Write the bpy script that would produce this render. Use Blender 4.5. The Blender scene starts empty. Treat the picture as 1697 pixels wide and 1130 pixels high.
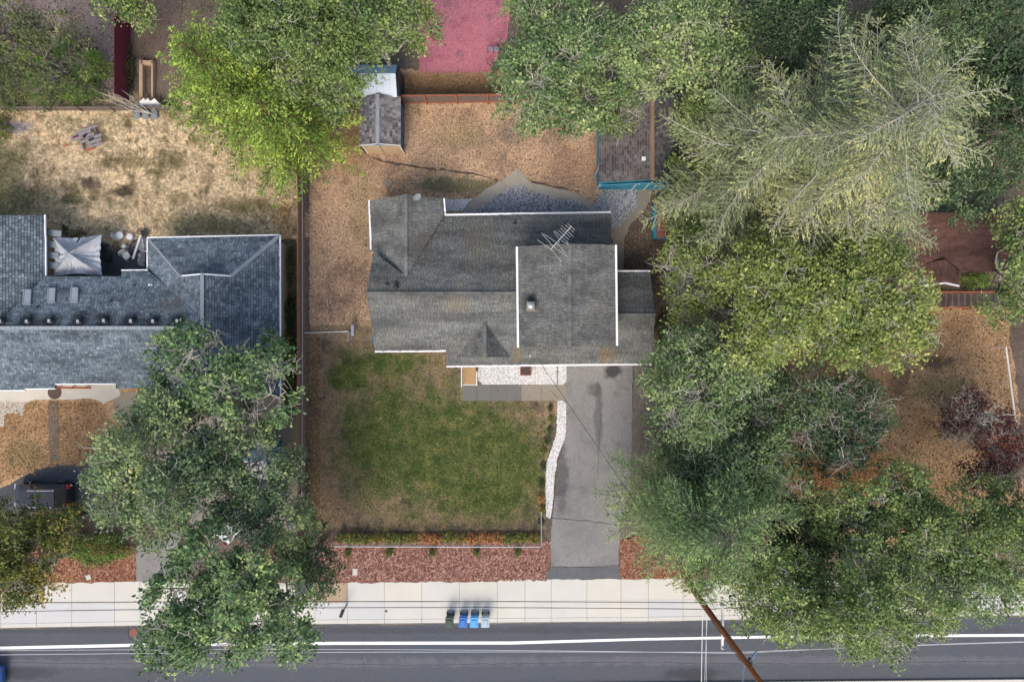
import bpy, bmesh, math, random
import numpy as np
from mathutils import Vector
SC = bpy.context.scene
COL = SC.collection
R_ = math.radians

# ------------------------------------------------------------------ camera
CAMH, FPX, CX, CY = 48.0, 1104.0, 848.5, 565.0
cd = bpy.data.cameras.new("camera"); cam = bpy.data.objects.new("camera", cd); COL.objects.link(cam)
cam.location = (0, 0, CAMH); cam.rotation_euler = (0, 0, 0)
cd.sensor_width = 36; cd.lens = 36 * FPX / 1697; cd.clip_end = 2000; cd.clip_start = .5
SC.camera = cam
# ------------------------------------------------------------------ light
SUN_EL, SUN_AZ = 46.0, 194.0          # degrees above the horizon, compass bearing (north = +Y)
w = bpy.data.worlds.new("World"); SC.world = w; w.use_nodes = True
nt = w.node_tree; bg = nt.nodes["Background"]
sky = nt.nodes.new("ShaderNodeTexSky"); sky.sky_type = 'NISHITA'; sky.sun_disc = False
sky.sun_elevation = R_(SUN_EL); sky.sun_rotation = R_(SUN_AZ); sky.dust_density = 4; sky.air_density = 1; sky.ozone_density = .6
nt.links.new(sky.outputs[0], bg.inputs[0]); bg.inputs[1].default_value = .15
sl = bpy.data.lights.new("sun", 'SUN'); sl.energy = .85; sl.angle = R_(24); sl.color = (1, .96, .90)
sun = bpy.data.objects.new("sun", sl); COL.objects.link(sun)
_el, _az = R_(SUN_EL), R_(SUN_AZ)
sd = Vector((math.sin(_az) * math.cos(_el), math.cos(_az) * math.cos(_el), math.sin(_el)))
sun.rotation_euler = sd.to_track_quat('Z', 'Y').to_euler(); sun.location = (0, 0, 60)
SC.view_settings.view_transform = 'Standard'; SC.view_settings.look = 'None'
SC.view_settings.gamma = 1; SC.view_settings.exposure = 0.70
SC.view_settings.use_curve_mapping = False
SC.cycles.max_bounces = 5; SC.cycles.diffuse_bounces = 3; SC.cycles.transparent_max_bounces = 4

# ------------------------------------------------------------------ placing
def P(px, py, z=0.0):
    k = (CAMH - z) / FPX
    return (( px - CX) * k, (CY - py) * k, z)
class Plane:
    def __init__(s, p, gx, gy): s.p = p; s.gx = gx; s.gy = gy
    def at(s, px, py):
        a = (px - CX) / FPX; b = (CY - py) / FPX; g = s.gx * a + s.gy * b
        z = (s.p[2] - s.gx * s.p[0] - s.gy * s.p[1] + CAMH * g) / (1 + g)
        return (a * (CAMH - z), b * (CAMH - z), z)
    def z(s, x, y): return s.p[2] + s.gx * (x - s.p[0]) + s.gy * (y - s.p[1])
def V3(a): return Vector(a)

# ------------------------------------------------------------------ objects
def tag(o, label=None, cat=None, group=None, kind=None):
    if label: o['label'] = label
    if cat: o['category'] = cat
    if group: o['group'] = group
    if kind: o['kind'] = kind
    return o
def empty(name, loc, label=None, cat=None, group=None, rz=0):
    o = bpy.data.objects.new(name, None); COL.objects.link(o); o.location = loc; o.rotation_euler.z = rz
    o.empty_display_size = .2
    return tag(o, label, cat, group)
def wloc(o):
    v = Vector((0, 0, 0))
    while o is not None: v += o.location; o = o.parent
    return v
def link_mesh(name, me, mat, parent=None, loc=None):
    o = bpy.data.objects.new(name, me); COL.objects.link(o)
    if mat: me.materials.append(mat)
    if parent is not None: o.parent = parent
    if loc is not None: o.location = loc
    return o
class MB:
    def __init__(s): s.v = []; s.f = []
    def add(s, vs, fs):
        n = len(s.v); s.v += [tuple(q) for q in vs]; s.f += [tuple(i + n for i in f) for f in fs]; return s
    def box(s, c, d, rz=0, taper=1.0):
        hx, hy, hz = d[0] / 2, d[1] / 2, d[2] / 2; vs = []
        cr, sr = math.cos(rz), math.sin(rz)
        for dz in (-1, 1):
            t = taper if dz > 0 else 1
            for dx, dy in ((-1, -1), (1, -1), (1, 1), (-1, 1)):
                x, y = dx * hx * t, dy * hy * t
                vs.append((c[0] + x * cr - y * sr, c[1] + x * sr + y * cr, c[2] + dz * hz))
        return s.add(vs, [(3, 2, 1, 0), (4, 5, 6, 7), (0, 1, 5, 4), (1, 2, 6, 5), (2, 3, 7, 6), (3, 0, 4, 7)])
    def beam(s, a, b, w, h, up=(0, 0, 1)):
        a, b = V3(a), V3(b); d = (b - a).normalized(); u = V3(up)
        if abs(d.dot(u)) > .98: u = Vector((0, 1, 0))
        r = d.cross(u).normalized() * w / 2; t = r.cross(d).normalized() * h / 2
        vs = [p + i * r + j * t for p in (a, b) for i, j in ((-1, -1), (1, -1), (1, 1), (-1, 1))]
        return s.add(vs, [(0, 1, 2, 3), (7, 6, 5, 4), (0, 4, 5, 1), (1, 5, 6, 2), (2, 6, 7, 3), (3, 7, 4, 0)])
    def tube(s, pts, r, n=8, caps=True):
        pts = [V3(p) for p in pts]; rs = r if hasattr(r, '__len__') else [r] * len(pts); vs = []; fs = []
        for i, p in enumerate(pts):
            d = (pts[min(i + 1, len(pts) - 1)] - pts[max(i - 1, 0)]).normalized()
            u = Vector((0, 0, 1)) if abs(d.z) < .95 else Vector((1, 0, 0))
            a = d.cross(u).normalized(); b = a.cross(d)
            for k in range(n):
                t = 2 * math.pi * k / n; vs.append(p + rs[i] * (a * math.cos(t) + b * math.sin(t)))
        for i in range(len(pts) - 1):
            for k in range(n):
                k2 = (k + 1) % n; fs.append((i * n + k, i * n + k2, (i + 1) * n + k2, (i + 1) * n + k))
        if caps: fs.append(tuple(range(n))); fs.append(tuple(reversed(range((len(pts) - 1) * n, len(pts) * n))))
        return s.add(vs, fs)
    def lathe(s, c, prof, n=16):
        vs = []; fs = []
        for r, z in prof:
            for k in range(n):
                t = 2 * math.pi * k / n; vs.append((c[0] + r * math.cos(t), c[1] + r * math.sin(t), c[2] + z))
        for i in range(len(prof) - 1):
            for k in range(n):
                k2 = (k + 1) % n; fs.append((i * n + k, i * n + k2, (i + 1) * n + k2, (i + 1) * n + k))
        fs.append(tuple(reversed(range(n)))); fs.append(tuple(range((len(prof) - 1) * n, len(prof) * n)))
        return s.add(vs, fs)
    def prism(s, pts, z0, z1):
        """pts: xy outline; z0,z1 numbers"""
        a = sum(pts[i][0] * pts[(i + 1) % len(pts)][1] - pts[(i + 1) % len(pts)][0] * pts[i][1] for i in range(len(pts)))
        if a < 0: pts = pts[::-1]
        n = len(pts); vs = [(p[0], p[1], z0) for p in pts] + [(p[0], p[1], z1) for p in pts]
        return s.add(vs, [tuple(reversed(range(n))), tuple(range(n, 2 * n))] + [(i, (i + 1) % n, n + (i + 1) % n, n + i) for i in range(n)])
    def slab(s, pts, t):
        """planar 3d outline thickened downwards"""
        a = sum(pts[i][0] * pts[(i + 1) % len(pts)][1] - pts[(i + 1) % len(pts)][0] * pts[i][1] for i in range(len(pts)))
        if a < 0: pts = pts[::-1]
        n = len(pts); vs = [(p[0], p[1], p[2] - t) for p in pts] + [tuple(p) for p in pts]
        return s.add(vs, [tuple(reversed(range(n))), tuple(range(n, 2 * n))] + [(i, (i + 1) % n, n + (i + 1) % n, n + i) for i in range(n)])
    def build(s, name, mat, parent=None, loc=None, smooth=False, kind=None, label=None):
        base = wloc(parent) if parent is not None else (V3(loc) if loc is not None else Vector((0, 0, 0)))
        me = bpy.data.meshes.new(name); me.from_pydata([(q[0] - base.x, q[1] - base.y, q[2] - base.z) for q in s.v], [], s.f); me.update()
        if smooth: me.polygons.foreach_set('use_smooth', [True] * len(me.polygons))
        o = link_mesh(name, me, mat, parent, None if parent is not None else base)
        if kind: o['kind'] = kind
        if label: o['label'] = label
        return o
def bevel(o, w=.02, seg=2):
    m = o.modifiers.new('bevel', 'BEVEL'); m.width = w; m.segments = seg; m.limit_method = 'ANGLE'; return o
def np_mesh(name, V, F, mat, parent=None, loc=None, tone=None, smooth=False):
    base = wloc(parent) if parent is not None else (V3(loc) if loc is not None else Vector((0, 0, 0)))
    V = np.asarray(V, np.float32) - np.array(base, np.float32)
    F = np.asarray(F, np.int32); k = F.shape[1]
    me = bpy.data.meshes.new(name); me.vertices.add(len(V)); me.vertices.foreach_set('co', V.ravel())
    me.loops.add(F.size); me.loops.foreach_set('vertex_index', F.ravel())
    me.polygons.add(len(F)); me.polygons.foreach_set('loop_start', np.arange(0, F.size, k, dtype=np.int32))
    if smooth: me.polygons.foreach_set('use_smooth', np.ones(len(F), bool))
    me.update(calc_edges=True)
    if tone is not None:
        a = me.attributes.new('tone', 'FLOAT', 'POINT'); a.data.foreach_set('value', np.asarray(tone, np.float32))
    return link_mesh(name, me, mat, parent, None if parent is not None else base)
def copy_tree(o, parent=None):
    c = o.copy(); COL.objects.link(c); c.parent = parent
    for ch in o.children: copy_tree(ch, c)
    return c
def piece(name, me, mat, parent, loc, rz=0, scale=None):
    o = bpy.data.objects.new(name, me); COL.objects.link(o); o.parent = parent
    if mat and not me.materials: me.materials.append(mat)
    o.location = V3(loc) - wloc(parent); o.rotation_euler.z = rz
    if scale: o.scale = scale
    return o
def unit_box():
    me = bpy.data.meshes.new('box'); m = MB().box((0, 0, 0), (1, 1, 1)); me.from_pydata(m.v, [], m.f); me.update(); return me

# ------------------------------------------------------------------ materials
MATS = {}
class NT:
    def __init__(s, name):
        s.m = bpy.data.materials.new(name); s.m.use_nodes = True; s.t = s.m.node_tree
        s.b = s.t.nodes['Principled BSDF']; s.out = s.t.nodes['Material Output']; MATS[name] = s.m
        s.geo = s.t.nodes.new('ShaderNodeNewGeometry'); s.pos = s.geo.outputs['Position']
    def L(s, a, b): s.t.links.new(a, b)
    def n(s, ty, **kw):
        x = s.t.nodes.new(ty)
        for k, v in kw.items():
            if k in x.inputs: 
                if hasattr(v, 'links'): s.L(v, x.inputs[k])
                else: x.inputs[k].default_value = v
            else: setattr(x, k, v)
        return x
    def noise(s, scale, detail=4, rough=.55, vec=None, dist=0):
        x = s.n('ShaderNodeTexNoise', Scale=scale, Detail=detail, Roughness=rough, Distortion=dist)
        s.L(vec or s.pos, x.inputs['Vector']); return x.outputs['Fac']
    def ramp(s, fac, stops, interp='LINEAR'):
        x = s.t.nodes.new('ShaderNodeValToRGB'); s.L(fac, x.inputs[0]); e = x.color_ramp; e.interpolation = interp
        while len(e.elements) < len(stops): e.elements.new(.5)
        for el, (p, c) in zip(e.elements, stops):
            el.position = p; el.color = (c, c, c, 1) if not hasattr(c, '__len__') else (*c, 1)
        return x.outputs[0]
    def mix(s, f, a, b, mode='MIX'):
        x = s.t.nodes.new('ShaderNodeMix'); x.data_type = 'RGBA'; x.blend_type = mode
        for i, v in ((0, f), (6, a), (7, b)):
            if hasattr(v, 'links'): s.L(v, x.inputs[i])
            elif i == 0: x.inputs[0].default_value = v
            else: x.inputs[i].default_value = (*v, 1) if hasattr(v, '__len__') else (v, v, v, 1)
        return x.outputs[2]
    def math(s, op, a, b=0.0, c=0.0, clamp=False):
        x = s.t.nodes.new('ShaderNodeMath'); x.operation = op; x.use_clamp = clamp
        for i, v in enumerate((a, b, c)):
            if hasattr(v, 'links'): s.L(v, x.inputs[i])
            else: x.inputs[i].default_value = v
        return x.outputs[0]
    def scaled(s, v):
        x = s.t.nodes.new('ShaderNodeVectorMath'); x.operation = 'MULTIPLY'; s.L(s.pos, x.inputs[0]); x.inputs[1].default_value = v; return x.outputs[0]
    def done(s, col, rough=.85, bump=None, bd=.02, bs=.5, metal=0, spec=.3):
        if hasattr(col, 'links'): s.L(col, s.b.inputs['Base Color'])
        else: s.b.inputs['Base Color'].default_value = (*col, 1)
        s.b.inputs['Roughness'].default_value = rough; s.b.inputs['Metallic'].default_value = metal
        s.b.inputs['Specular IOR Level'].default_value = spec
        if bump is not None:
            x = s.t.nodes.new('ShaderNodeBump'); s.L(bump, x.inputs['Height']); x.inputs['Distance'].default_value = bd; x.inputs['Strength'].default_value = bs
            s.L(x.outputs[0], s.b.inputs['Normal'])
        return s.m
def hexc(c, k=1.0):
    """0-255 sRGB triple to linear, times k"""
    r = []
    for v in c:
        v = v / 255; v = v / 12.92 if v <= .04045 else ((v + .055) / 1.055) ** 2.4; r.append(v * k)
    return tuple(r)
def simple(name, col, rough=.7, var=.2, scale=3, metal=0, bump=.01, spec=.3, fine=25):
    t = NT(name); f = t.noise(scale, 5); g = t.noise(fine, 3)
    v = t.mix(.4, t.ramp(f, [(.3, 1 - var), (.7, 1 + var * .6)]), t.ramp(g, [(.3, 1 - var), (.7, 1 + var)]))
    c = t.mix(1.0, col, v, 'MULTIPLY')
    return t.done(c, rough, g, bump, .5, metal, spec)
def ground(name, stops, patch=.35, mid=1.6, fine=9, contrast=.5, spot=None, spot_amt=.62, spot_scale=6, bd=.05, rough=.95, blobs=(), tight=.13):
    """stops: colours over a broad noise; broken up by two finer noises; spot: small flecks"""
    t = NT(name); a = t.noise(patch, 6, .62); b = t.noise(mid, 6, .7, dist=.6); f = t.noise(fine, 5, .7)
    n = len(stops); u = t.math('ADD', t.math('MULTIPLY', a, .65), t.math('MULTIPLY', b, .35))
    c = t.ramp(u, [(.5 - tight + 2 * tight * i / max(1, n - 1), stops[i]) for i in range(n)])
    v = t.ramp(f, [(.36, 1 - contrast), (.64, 1 + contrast)])
    c = t.mix(1.0, c, v, 'MULTIPLY')
    for (bx_, by_, brx, bry, bc, bs_) in blobs:      # patches of another growth or stain, soft ragged edges
        if 'S' not in t.__dict__: t.S = t.n('ShaderNodeSeparateXYZ'); t.L(t.pos, t.S.inputs[0]); t.W = t.math('MULTIPLY', t.math('SUBTRACT', t.noise(1.1, 5, .65), .5), 1.8)
        o0 = P(bx_, by_); dx = t.math('DIVIDE', t.math('SUBTRACT', t.S.outputs[0], o0[0]), brx / 23); dy = t.math('DIVIDE', t.math('SUBTRACT', t.S.outputs[1], o0[1]), bry / 23)
        dd = t.math('SUBTRACT', 1.0, t.math('SQRT', t.math('ADD', t.math('MULTIPLY', dx, dx), t.math('MULTIPLY', dy, dy))))
        c = t.mix(t.math('MULTIPLY', t.ramp(t.math('ADD', dd, t.W), [(.0, 0), (.5, 1)]), bs_), c, t.mix(1.0, bc, v, 'MULTIPLY'))
    if spot:
        s1 = t.noise(spot_scale, 3, .6); k = t.ramp(s1, [(spot_amt, 0), (spot_amt + .05, 1)])
        c = t.mix(t.math('MULTIPLY', k, .8), c, spot)
    return t, c, t.math('ADD', f, t.math('MULTIPLY', b, .5)), bd, rough
def gmat(*a, island=False, **k):
    t, c, h, bd, rough = ground(*a, **k)
    if island: c = t.mix(1.0, c, t.ramp(t.geo.outputs['Random Per Island'], [(0, .5), (.5, .95), (1, 1.55)]), 'MULTIPLY')
    return t.done(c, rough, h, bd, .7)

M = {}
G_ = hexc
M['soil'] = gmat('dark_soil', [hexc((79, 70, 59)), hexc((106, 94, 80)), hexc((92, 81, 69))], spot=hexc((57, 51, 43)), fine=7, contrast=.4)  # dark soil and litter, its own colour
M['dryfield'] = gmat('long_dry_grass', [hexc((107, 95, 69), 1.64), hexc((160, 141, 112), 1.64), hexc((187, 169, 138), 1.64), hexc((148, 132, 104), 1.64), hexc((102, 97, 63), 1.64)], patch=.34, mid=1.3, fine=5, contrast=.45, tight=.12, spot=hexc((84, 71, 47), 1.64), spot_amt=.66, spot_scale=1.6,
    blobs=[(15, 290, 45, 60, hexc((109, 106, 72), 1.33), .7), (230, 270, 40, 14, hexc((122, 109, 72), 1.33), .6), (400, 340, 60, 16, hexc((122, 106, 72), 1.33), .6), (300, 330, 30, 14, hexc((125, 108, 76), 1.33), .6), (30, 335, 55, 30, hexc((109, 106, 72), 1.64), .7), (345, 372, 100, 20, hexc((109, 106, 72), 1.64), .6), (150, 306, 22, 12, hexc((80, 68, 63), 1.64), .9), (205, 320, 26, 12, hexc((62, 52, 42), 1.64), .9), (25, 212, 35, 12, hexc((133, 128, 136), 1.64), .8), (470, 370, 20, 50, hexc((168, 128, 80), 1.64), .5)])
M['straw'] = gmat('dry_straw_blades', [hexc((107, 95, 69), 1.64), hexc((160, 141, 112), 1.64), hexc((187, 169, 138), 1.64), hexc((148, 132, 104), 1.64), hexc((102, 97, 63), 1.64)], patch=.34, mid=1.3, fine=5, contrast=.45, tight=.12, spot=hexc((84, 71, 47), 1.64), spot_amt=.66, spot_scale=1.6,
    blobs=[(15, 290, 45, 60, hexc((109, 106, 72), 1.33), .7), (230, 270, 40, 14, hexc((122, 109, 72), 1.33), .6), (400, 340, 60, 16, hexc((122, 106, 72), 1.33), .6), (300, 330, 30, 14, hexc((125, 108, 76), 1.33), .6), (30, 335, 55, 30, hexc((109, 106, 72), 1.64), .7), (345, 372, 100, 20, hexc((109, 106, 72), 1.64), .6), (150, 306, 22, 12, hexc((80, 68, 63), 1.64), .9), (205, 320, 26, 12, hexc((62, 52, 42), 1.64), .9), (25, 212, 35, 12, hexc((133, 128, 136), 1.64), .8), (470, 370, 20, 50, hexc((168, 128, 80), 1.64), .5)], island=True)
M['dryyard'] = gmat('dry_brown_grass', [hexc((102, 87, 73), 1.38), hexc((138, 115, 94), 1.38), hexc((166, 139, 112), 1.38), hexc((123, 104, 84), 1.38)], patch=.22, mid=1.3, fine=8, contrast=.5, spot=hexc((69, 58, 48), 1.38), spot_amt=.61, spot_scale=5,
    blobs=[(760, 308, 90, 18, hexc((92, 91, 66), 1.38), .85), (760, 225, 60, 30, hexc((123, 113, 80), 1.38), .5), (850, 215, 45, 30, hexc((99, 86, 75), 1.38), .6), (580, 250, 40, 40, hexc((154, 115, 80), 1.38), .5), (960, 270, 60, 40, hexc((150, 116, 90), 1.38), .5), (600, 340, 30, 90, hexc((123, 111, 82), 1.38), .5)])
M['orangelawn'] = gmat('parched_orange_grass', [hexc((117, 96, 72), 1.30), hexc((148, 119, 86), 1.30), hexc((161, 132, 99), 1.30), hexc((126, 105, 77), 1.30)], patch=.2, mid=1.2, fine=7, contrast=.45, spot=hexc((71, 57, 40), 1.30), spot_amt=.61, spot_scale=4,
    blobs=[(1560, 645, 70, 30, hexc((111, 107, 69), 1.30), .6), (1550, 600, 45, 12, hexc((77, 66, 56), 1.30), .8), (1490, 620, 20, 70, hexc((84, 72, 60), 1.30), .6), (1400, 790, 120, 60, hexc((122, 79, 48), 1.30), .7), (40, 750, 40, 30, hexc((107, 103, 68), 1.30), .5)])
M['dirt'] = gmat('bare_brown_dirt', [hexc((77, 65, 57)), hexc((98, 84, 74)), hexc((116, 101, 90))], fine=8, contrast=.4, spot=hexc((143, 133, 123)), spot_amt=.66, spot_scale=9)
M['mulch'] = gmat('reddish_bark_mulch', [hexc((120, 84, 74), 0.80), hexc((142, 104, 93), 0.80), hexc((161, 122, 110), 0.80)], patch=.6, mid=4, fine=14, contrast=.5, spot=hexc((76, 47, 40), 0.80), spot_amt=.6, spot_scale=10)
M['mulch_red'] = gmat('rust_red_mulch', [hexc((118, 80, 64)), hexc((141, 98, 78)), hexc((156, 116, 96))], patch=.9, mid=4, fine=14, contrast=.5, spot=hexc((74, 47, 35)), spot_amt=.6, spot_scale=8)
M['gravel_dark'] = gmat('grey_gravel_bed', [hexc((98, 101, 106)), hexc((122, 125, 129)), hexc((144, 146, 150))], patch=1, mid=6, fine=16, contrast=.5)
M['gravel_white'] = gmat('white_gravel_bed', [hexc((152, 152, 150)), hexc((188, 188, 185)), hexc((206, 205, 200))], patch=1, mid=6, fine=15, contrast=.3)
M['court'] = gmat('worn_red_court', [hexc((141, 85, 96)), hexc((170, 103, 114)), hexc((178, 112, 120)), hexc((143, 95, 108))], patch=.4, mid=2.2, fine=9, contrast=.28, spot=hexc((74, 58, 62)), spot_amt=.68, spot_scale=2.3)
M['mauve'] = gmat('mauve_paving', [hexc((84, 74, 72)), hexc((114, 101, 95)), hexc((128, 115, 111))], patch=.5, mid=2.5, fine=8, contrast=.5, spot=hexc((63, 58, 51)), spot_amt=.58, spot_scale=3)
M['asphalt'] = gmat('weathered_asphalt', [hexc((104, 103, 103)), hexc((124, 123, 120)), hexc((135, 133, 130)), hexc((117, 116, 114))], patch=.16, mid=.9, fine=14, contrast=.2, spot=hexc((90, 87, 84)), spot_amt=.72, spot_scale=1.4, bd=.012,
    blobs=[(1018, 614, 20, 16, hexc((61, 63, 65)), .95), (992, 690, 9, 70, hexc((90, 90, 91)), .7), (930, 790, 14, 70, hexc((77, 77, 78)), .75), (985, 645, 14, 16, hexc((74, 74, 74)), .6), (960, 890, 40, 40, hexc((117, 118, 118)), .4)])
M['asphalt_dark'] = gmat('dark_asphalt', [hexc((69, 72, 77)), hexc((83, 86, 91))], patch=.3, mid=1.5, fine=14, contrast=.25, bd=.012)
M['road'] = gmat('road_asphalt', [hexc((89, 96, 105), 0.80), hexc((100, 103, 109), 0.72), hexc((95, 98, 104), 0.72)], patch=.1, mid=.7, fine=18, contrast=.28, bd=.01, spot=hexc((68, 70, 75), 0.80), spot_amt=.7, spot_scale=.9,
    blobs=[(300, 1100, 900, 9, hexc((116, 116, 122), .8), .6), (1300, 1095, 900, 9, hexc((116, 116, 122), .8), .6), (600, 1045, 1500, 7, hexc((85, 85, 90), .7), .6), (1150, 1118, 60, 14, hexc((76, 76, 82), .7), .8), (40, 1115, 60, 14, hexc((76, 76, 82), .7), .7)])
M['apron'] = gmat('darker_apron_asphalt', [hexc((91, 93, 96)), hexc((102, 104, 107))], patch=.3, mid=1.5, fine=14, contrast=.25, bd=.012)
M['edge_gravel'] = gmat('gravelly_verge', [hexc((95, 88, 80)), hexc((112, 104, 96)), hexc((125, 116, 107))], patch=.4, mid=2, fine=12, contrast=.4)
M['verge_dark'] = gmat('mauve_grey_fence_gravel', [hexc((76, 71, 74)), hexc((92, 86, 90)), hexc((106, 97, 99))], patch=.6, mid=3, fine=12, contrast=.35)
M['path'] = simple('tan_path_concrete', hexc((165, 158, 144)), .9, .14, 1.0, bump=.008)
M['concrete'] = simple('grey_concrete', hexc((141, 134, 121)), .9, .16, .8, bump=.008)
M['concrete_wet'] = simple('damp_concrete', hexc((110, 109, 105)), .8, .14, 1.2, bump=.008)
M['pave'] = simple('pale_sidewalk_concrete', hexc((180, 178, 170), 1.25), .9, .07, .7, bump=.005)
M['pave2'] = simple('cream_sidewalk_concrete', hexc((182, 179, 168), 1.26), .9, .07, .7, bump=.005)
M['pave3'] = simple('cool_sidewalk_concrete', hexc((170, 170, 168), 1.34), .9, .07, .7, bump=.005)
M['pave_rust'] = simple('rust_stained_concrete', hexc((168, 149, 126)), .9, .2, 1.6, bump=.005)
M['patio_white'] = simple('pale_patio_concrete', hexc((170, 168, 159), 1.30), .9, .15, .9, bump=.006)
M['white'] = simple('white_painted_metal', (.82, .82, .82), .45, .05, 2, bump=.002)
M['white_wood'] = simple('white_painted_wood', (.72, .71, .68), .6, .1, 4, bump=.004)
M['line'] = simple('white_road_paint', (.86, .86, .85), .7, .1, 6, bump=.003)
M['galv'] = simple('galvanised_steel', (.42, .44, .46), .4, .12, 5, metal=.5, bump=.002)
M['wire'] = simple('bare_aluminium_wire', (.62, .63, .64), .4, .05, 5, bump=0)
M['cable'] = simple('black_cable', (.03, .03, .032), .6, .1, 5, bump=0)
M['crack'] = simple('tar_filled_crack', (.055, .052, .05), .9, .2, 5, bump=0)
M['siding'] = simple('house_siding', hexc((154, 167, 173)), .7, .08, 2, bump=.004)
M['siding_blue'] = simple('teal_blue_boards', hexc((61, 138, 163)), .6, .14, 2, bump=.004)
M['siding_blue2'] = simple('deep_blue_boards', hexc((47, 108, 140)), .6, .14, 2, bump=.004)
M['siding_tan'] = simple('tan_siding', hexc((181, 165, 139)), .7, .1, 2, bump=.004)
M['glass'] = simple('window_glass', (.05, .06, .07), .08, .02, 1, bump=0, spec=.8)
M['sky_glass'] = simple('skylight_glass', (.35, .38, .40), .12, .1, 1, bump=0, spec=.8)
M['dark'] = simple('dark_metal', (.035, .036, .038), .5, .2, 5, bump=.003)
M['black'] = simple('black_plastic', (.02, .02, .02), .5, .1, 5, bump=.003)
M['rust_wood'] = simple('reddish_stained_wood', hexc((156, 91, 66)), .8, .2, 3, bump=.01)
M['red_wood'] = simple('dark_red_painted_wood', hexc((112, 44, 60)), .6, .1, 2, bump=.004)
M['fence_brown'] = simple('brown_fence_wood', hexc((125, 93, 72), 1.40), .85, .25, 2.5, bump=.01)
M['fence_grey'] = simple('weathered_grey_wood', hexc((111, 98, 91)), .9, .25, 3, bump=.01)
M['wood_tan'] = simple('tan_decking', hexc((182, 148, 107)), .8, .12, 3, bump=.006)
M['wood_pale'] = simple('pale_lumber', hexc((180, 155, 124)), .85, .2, 4, bump=.008)
M['wood_old'] = simple('silvered_old_wood', hexc((138, 131, 132)), .9, .25, 4, bump=.01)
M['deck_dark'] = simple('dark_wet_decking', hexc((87, 74, 68)), .8, .3, 3, bump=.01)
M['brick'] = simple('brown_brick', hexc((122, 93, 80)), .9, .2, 8, bump=.01)
M['terracotta'] = simple('terracotta_brown', hexc((138, 90, 72)), .9, .2, 4, bump=.006)
M['grey_plastic'] = simple('grey_plastic', hexc((127, 135, 139)), .5, .08, 3, bump=.003)
M['white_plastic'] = simple('white_plastic', (.75, .75, .73), .45, .08, 3, bump=.003)
M['bin_green'] = simple('dark_green_plastic', hexc((53, 73, 63)), .45, .08, 3, bump=.003)
M['bin_blue'] = simple('royal_blue_plastic', hexc((47, 107, 181)), .45, .08, 3, bump=.003)
M['bin_sky'] = simple('light_blue_plastic', hexc((79, 155, 214)), .45, .08, 3, bump=.003)
M['bin_grey'] = simple('pale_grey_plastic', hexc((159, 176, 189)), .45, .08, 3, bump=.003)
M['car_black'] = simple('black_car_paint', (.022, .024, .03), .18, .04, 1, bump=0, spec=.6)
M['car_blue'] = simple('blue_car_paint', hexc((44, 92, 156)), .2, .04, 1, bump=0, spec=.6)
M['car_white'] = simple('white_car_paint', (.6, .64, .68), .25, .04, 1, bump=0, spec=.6)
M['tail_red'] = simple('red_lamp_lens', (.5, .04, .03), .25, .1, 5, bump=0, spec=.6)
M['rubber'] = simple('tyre_rubber', (.025, .025, .025), .9, .1, 5, bump=.004)
M['chrome'] = simple('bright_metal', (.7, .71, .72), .25, .05, 5, metal=.9, bump=0)
M['orange'] = simple('orange_plastic', hexc((184, 90, 52)), .6, .1, 5, bump=0)
M['porcelain'] = simple('glazed_porcelain', hexc((147, 163, 181)), .25, .05, 5, bump=0)
M['metal_roof'] = simple('pale_metal_roofing', hexc((185, 198, 210)), .4, .08, .8, bump=.003)
M['metal_roof_blue'] = simple('blue_metal_roofing', hexc((122, 158, 176)), .5, .2, .8, bump=.003)
M['bark_dull'] = simple('dull_grey_bark', hexc((111, 106, 96)), .95, .25, 5, bump=.03)
M['bark_pale'] = simple('pale_lichen_bark', hexc((179, 175, 162)), .9, .2, 5, bump=.02)
M['bark_grey'] = simple('grey_oak_bark', hexc((139, 133, 120)), .95, .25, 5, bump=.03)
M['bark_brown'] = simple('brown_bark', hexc((109, 83, 64)), .95, .25, 5, bump=.03)
t = NT('creosoted_pole_wood'); nz = t.noise(6, 6, .7, vec=t.scaled((3, 3, .25))); nz2 = t.noise(1.2, 4)
M['pole'] = t.done(t.mix(1.0, t.ramp(nz, [(.3, hexc((78, 44, 28), 1.70)), (.55, hexc((132, 80, 47), 1.70)), (.75, hexc((154, 101, 64), 1.70))]), t.ramp(nz2, [(.3, .75), (.7, 1.2)]), 'MULTIPLY'), .85, nz, .02)
t = NT('silver_tarpaulin'); nz = t.noise(1.5, 5); nz2 = t.noise(7, 6, .6, dist=1.5)
M['tarp'] = t.done(t.ramp(nz, [(.3, hexc((159, 166, 176))), (.7, hexc((194, 198, 204)))]), .35, nz2, .09, .8, .25, .6)
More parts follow.
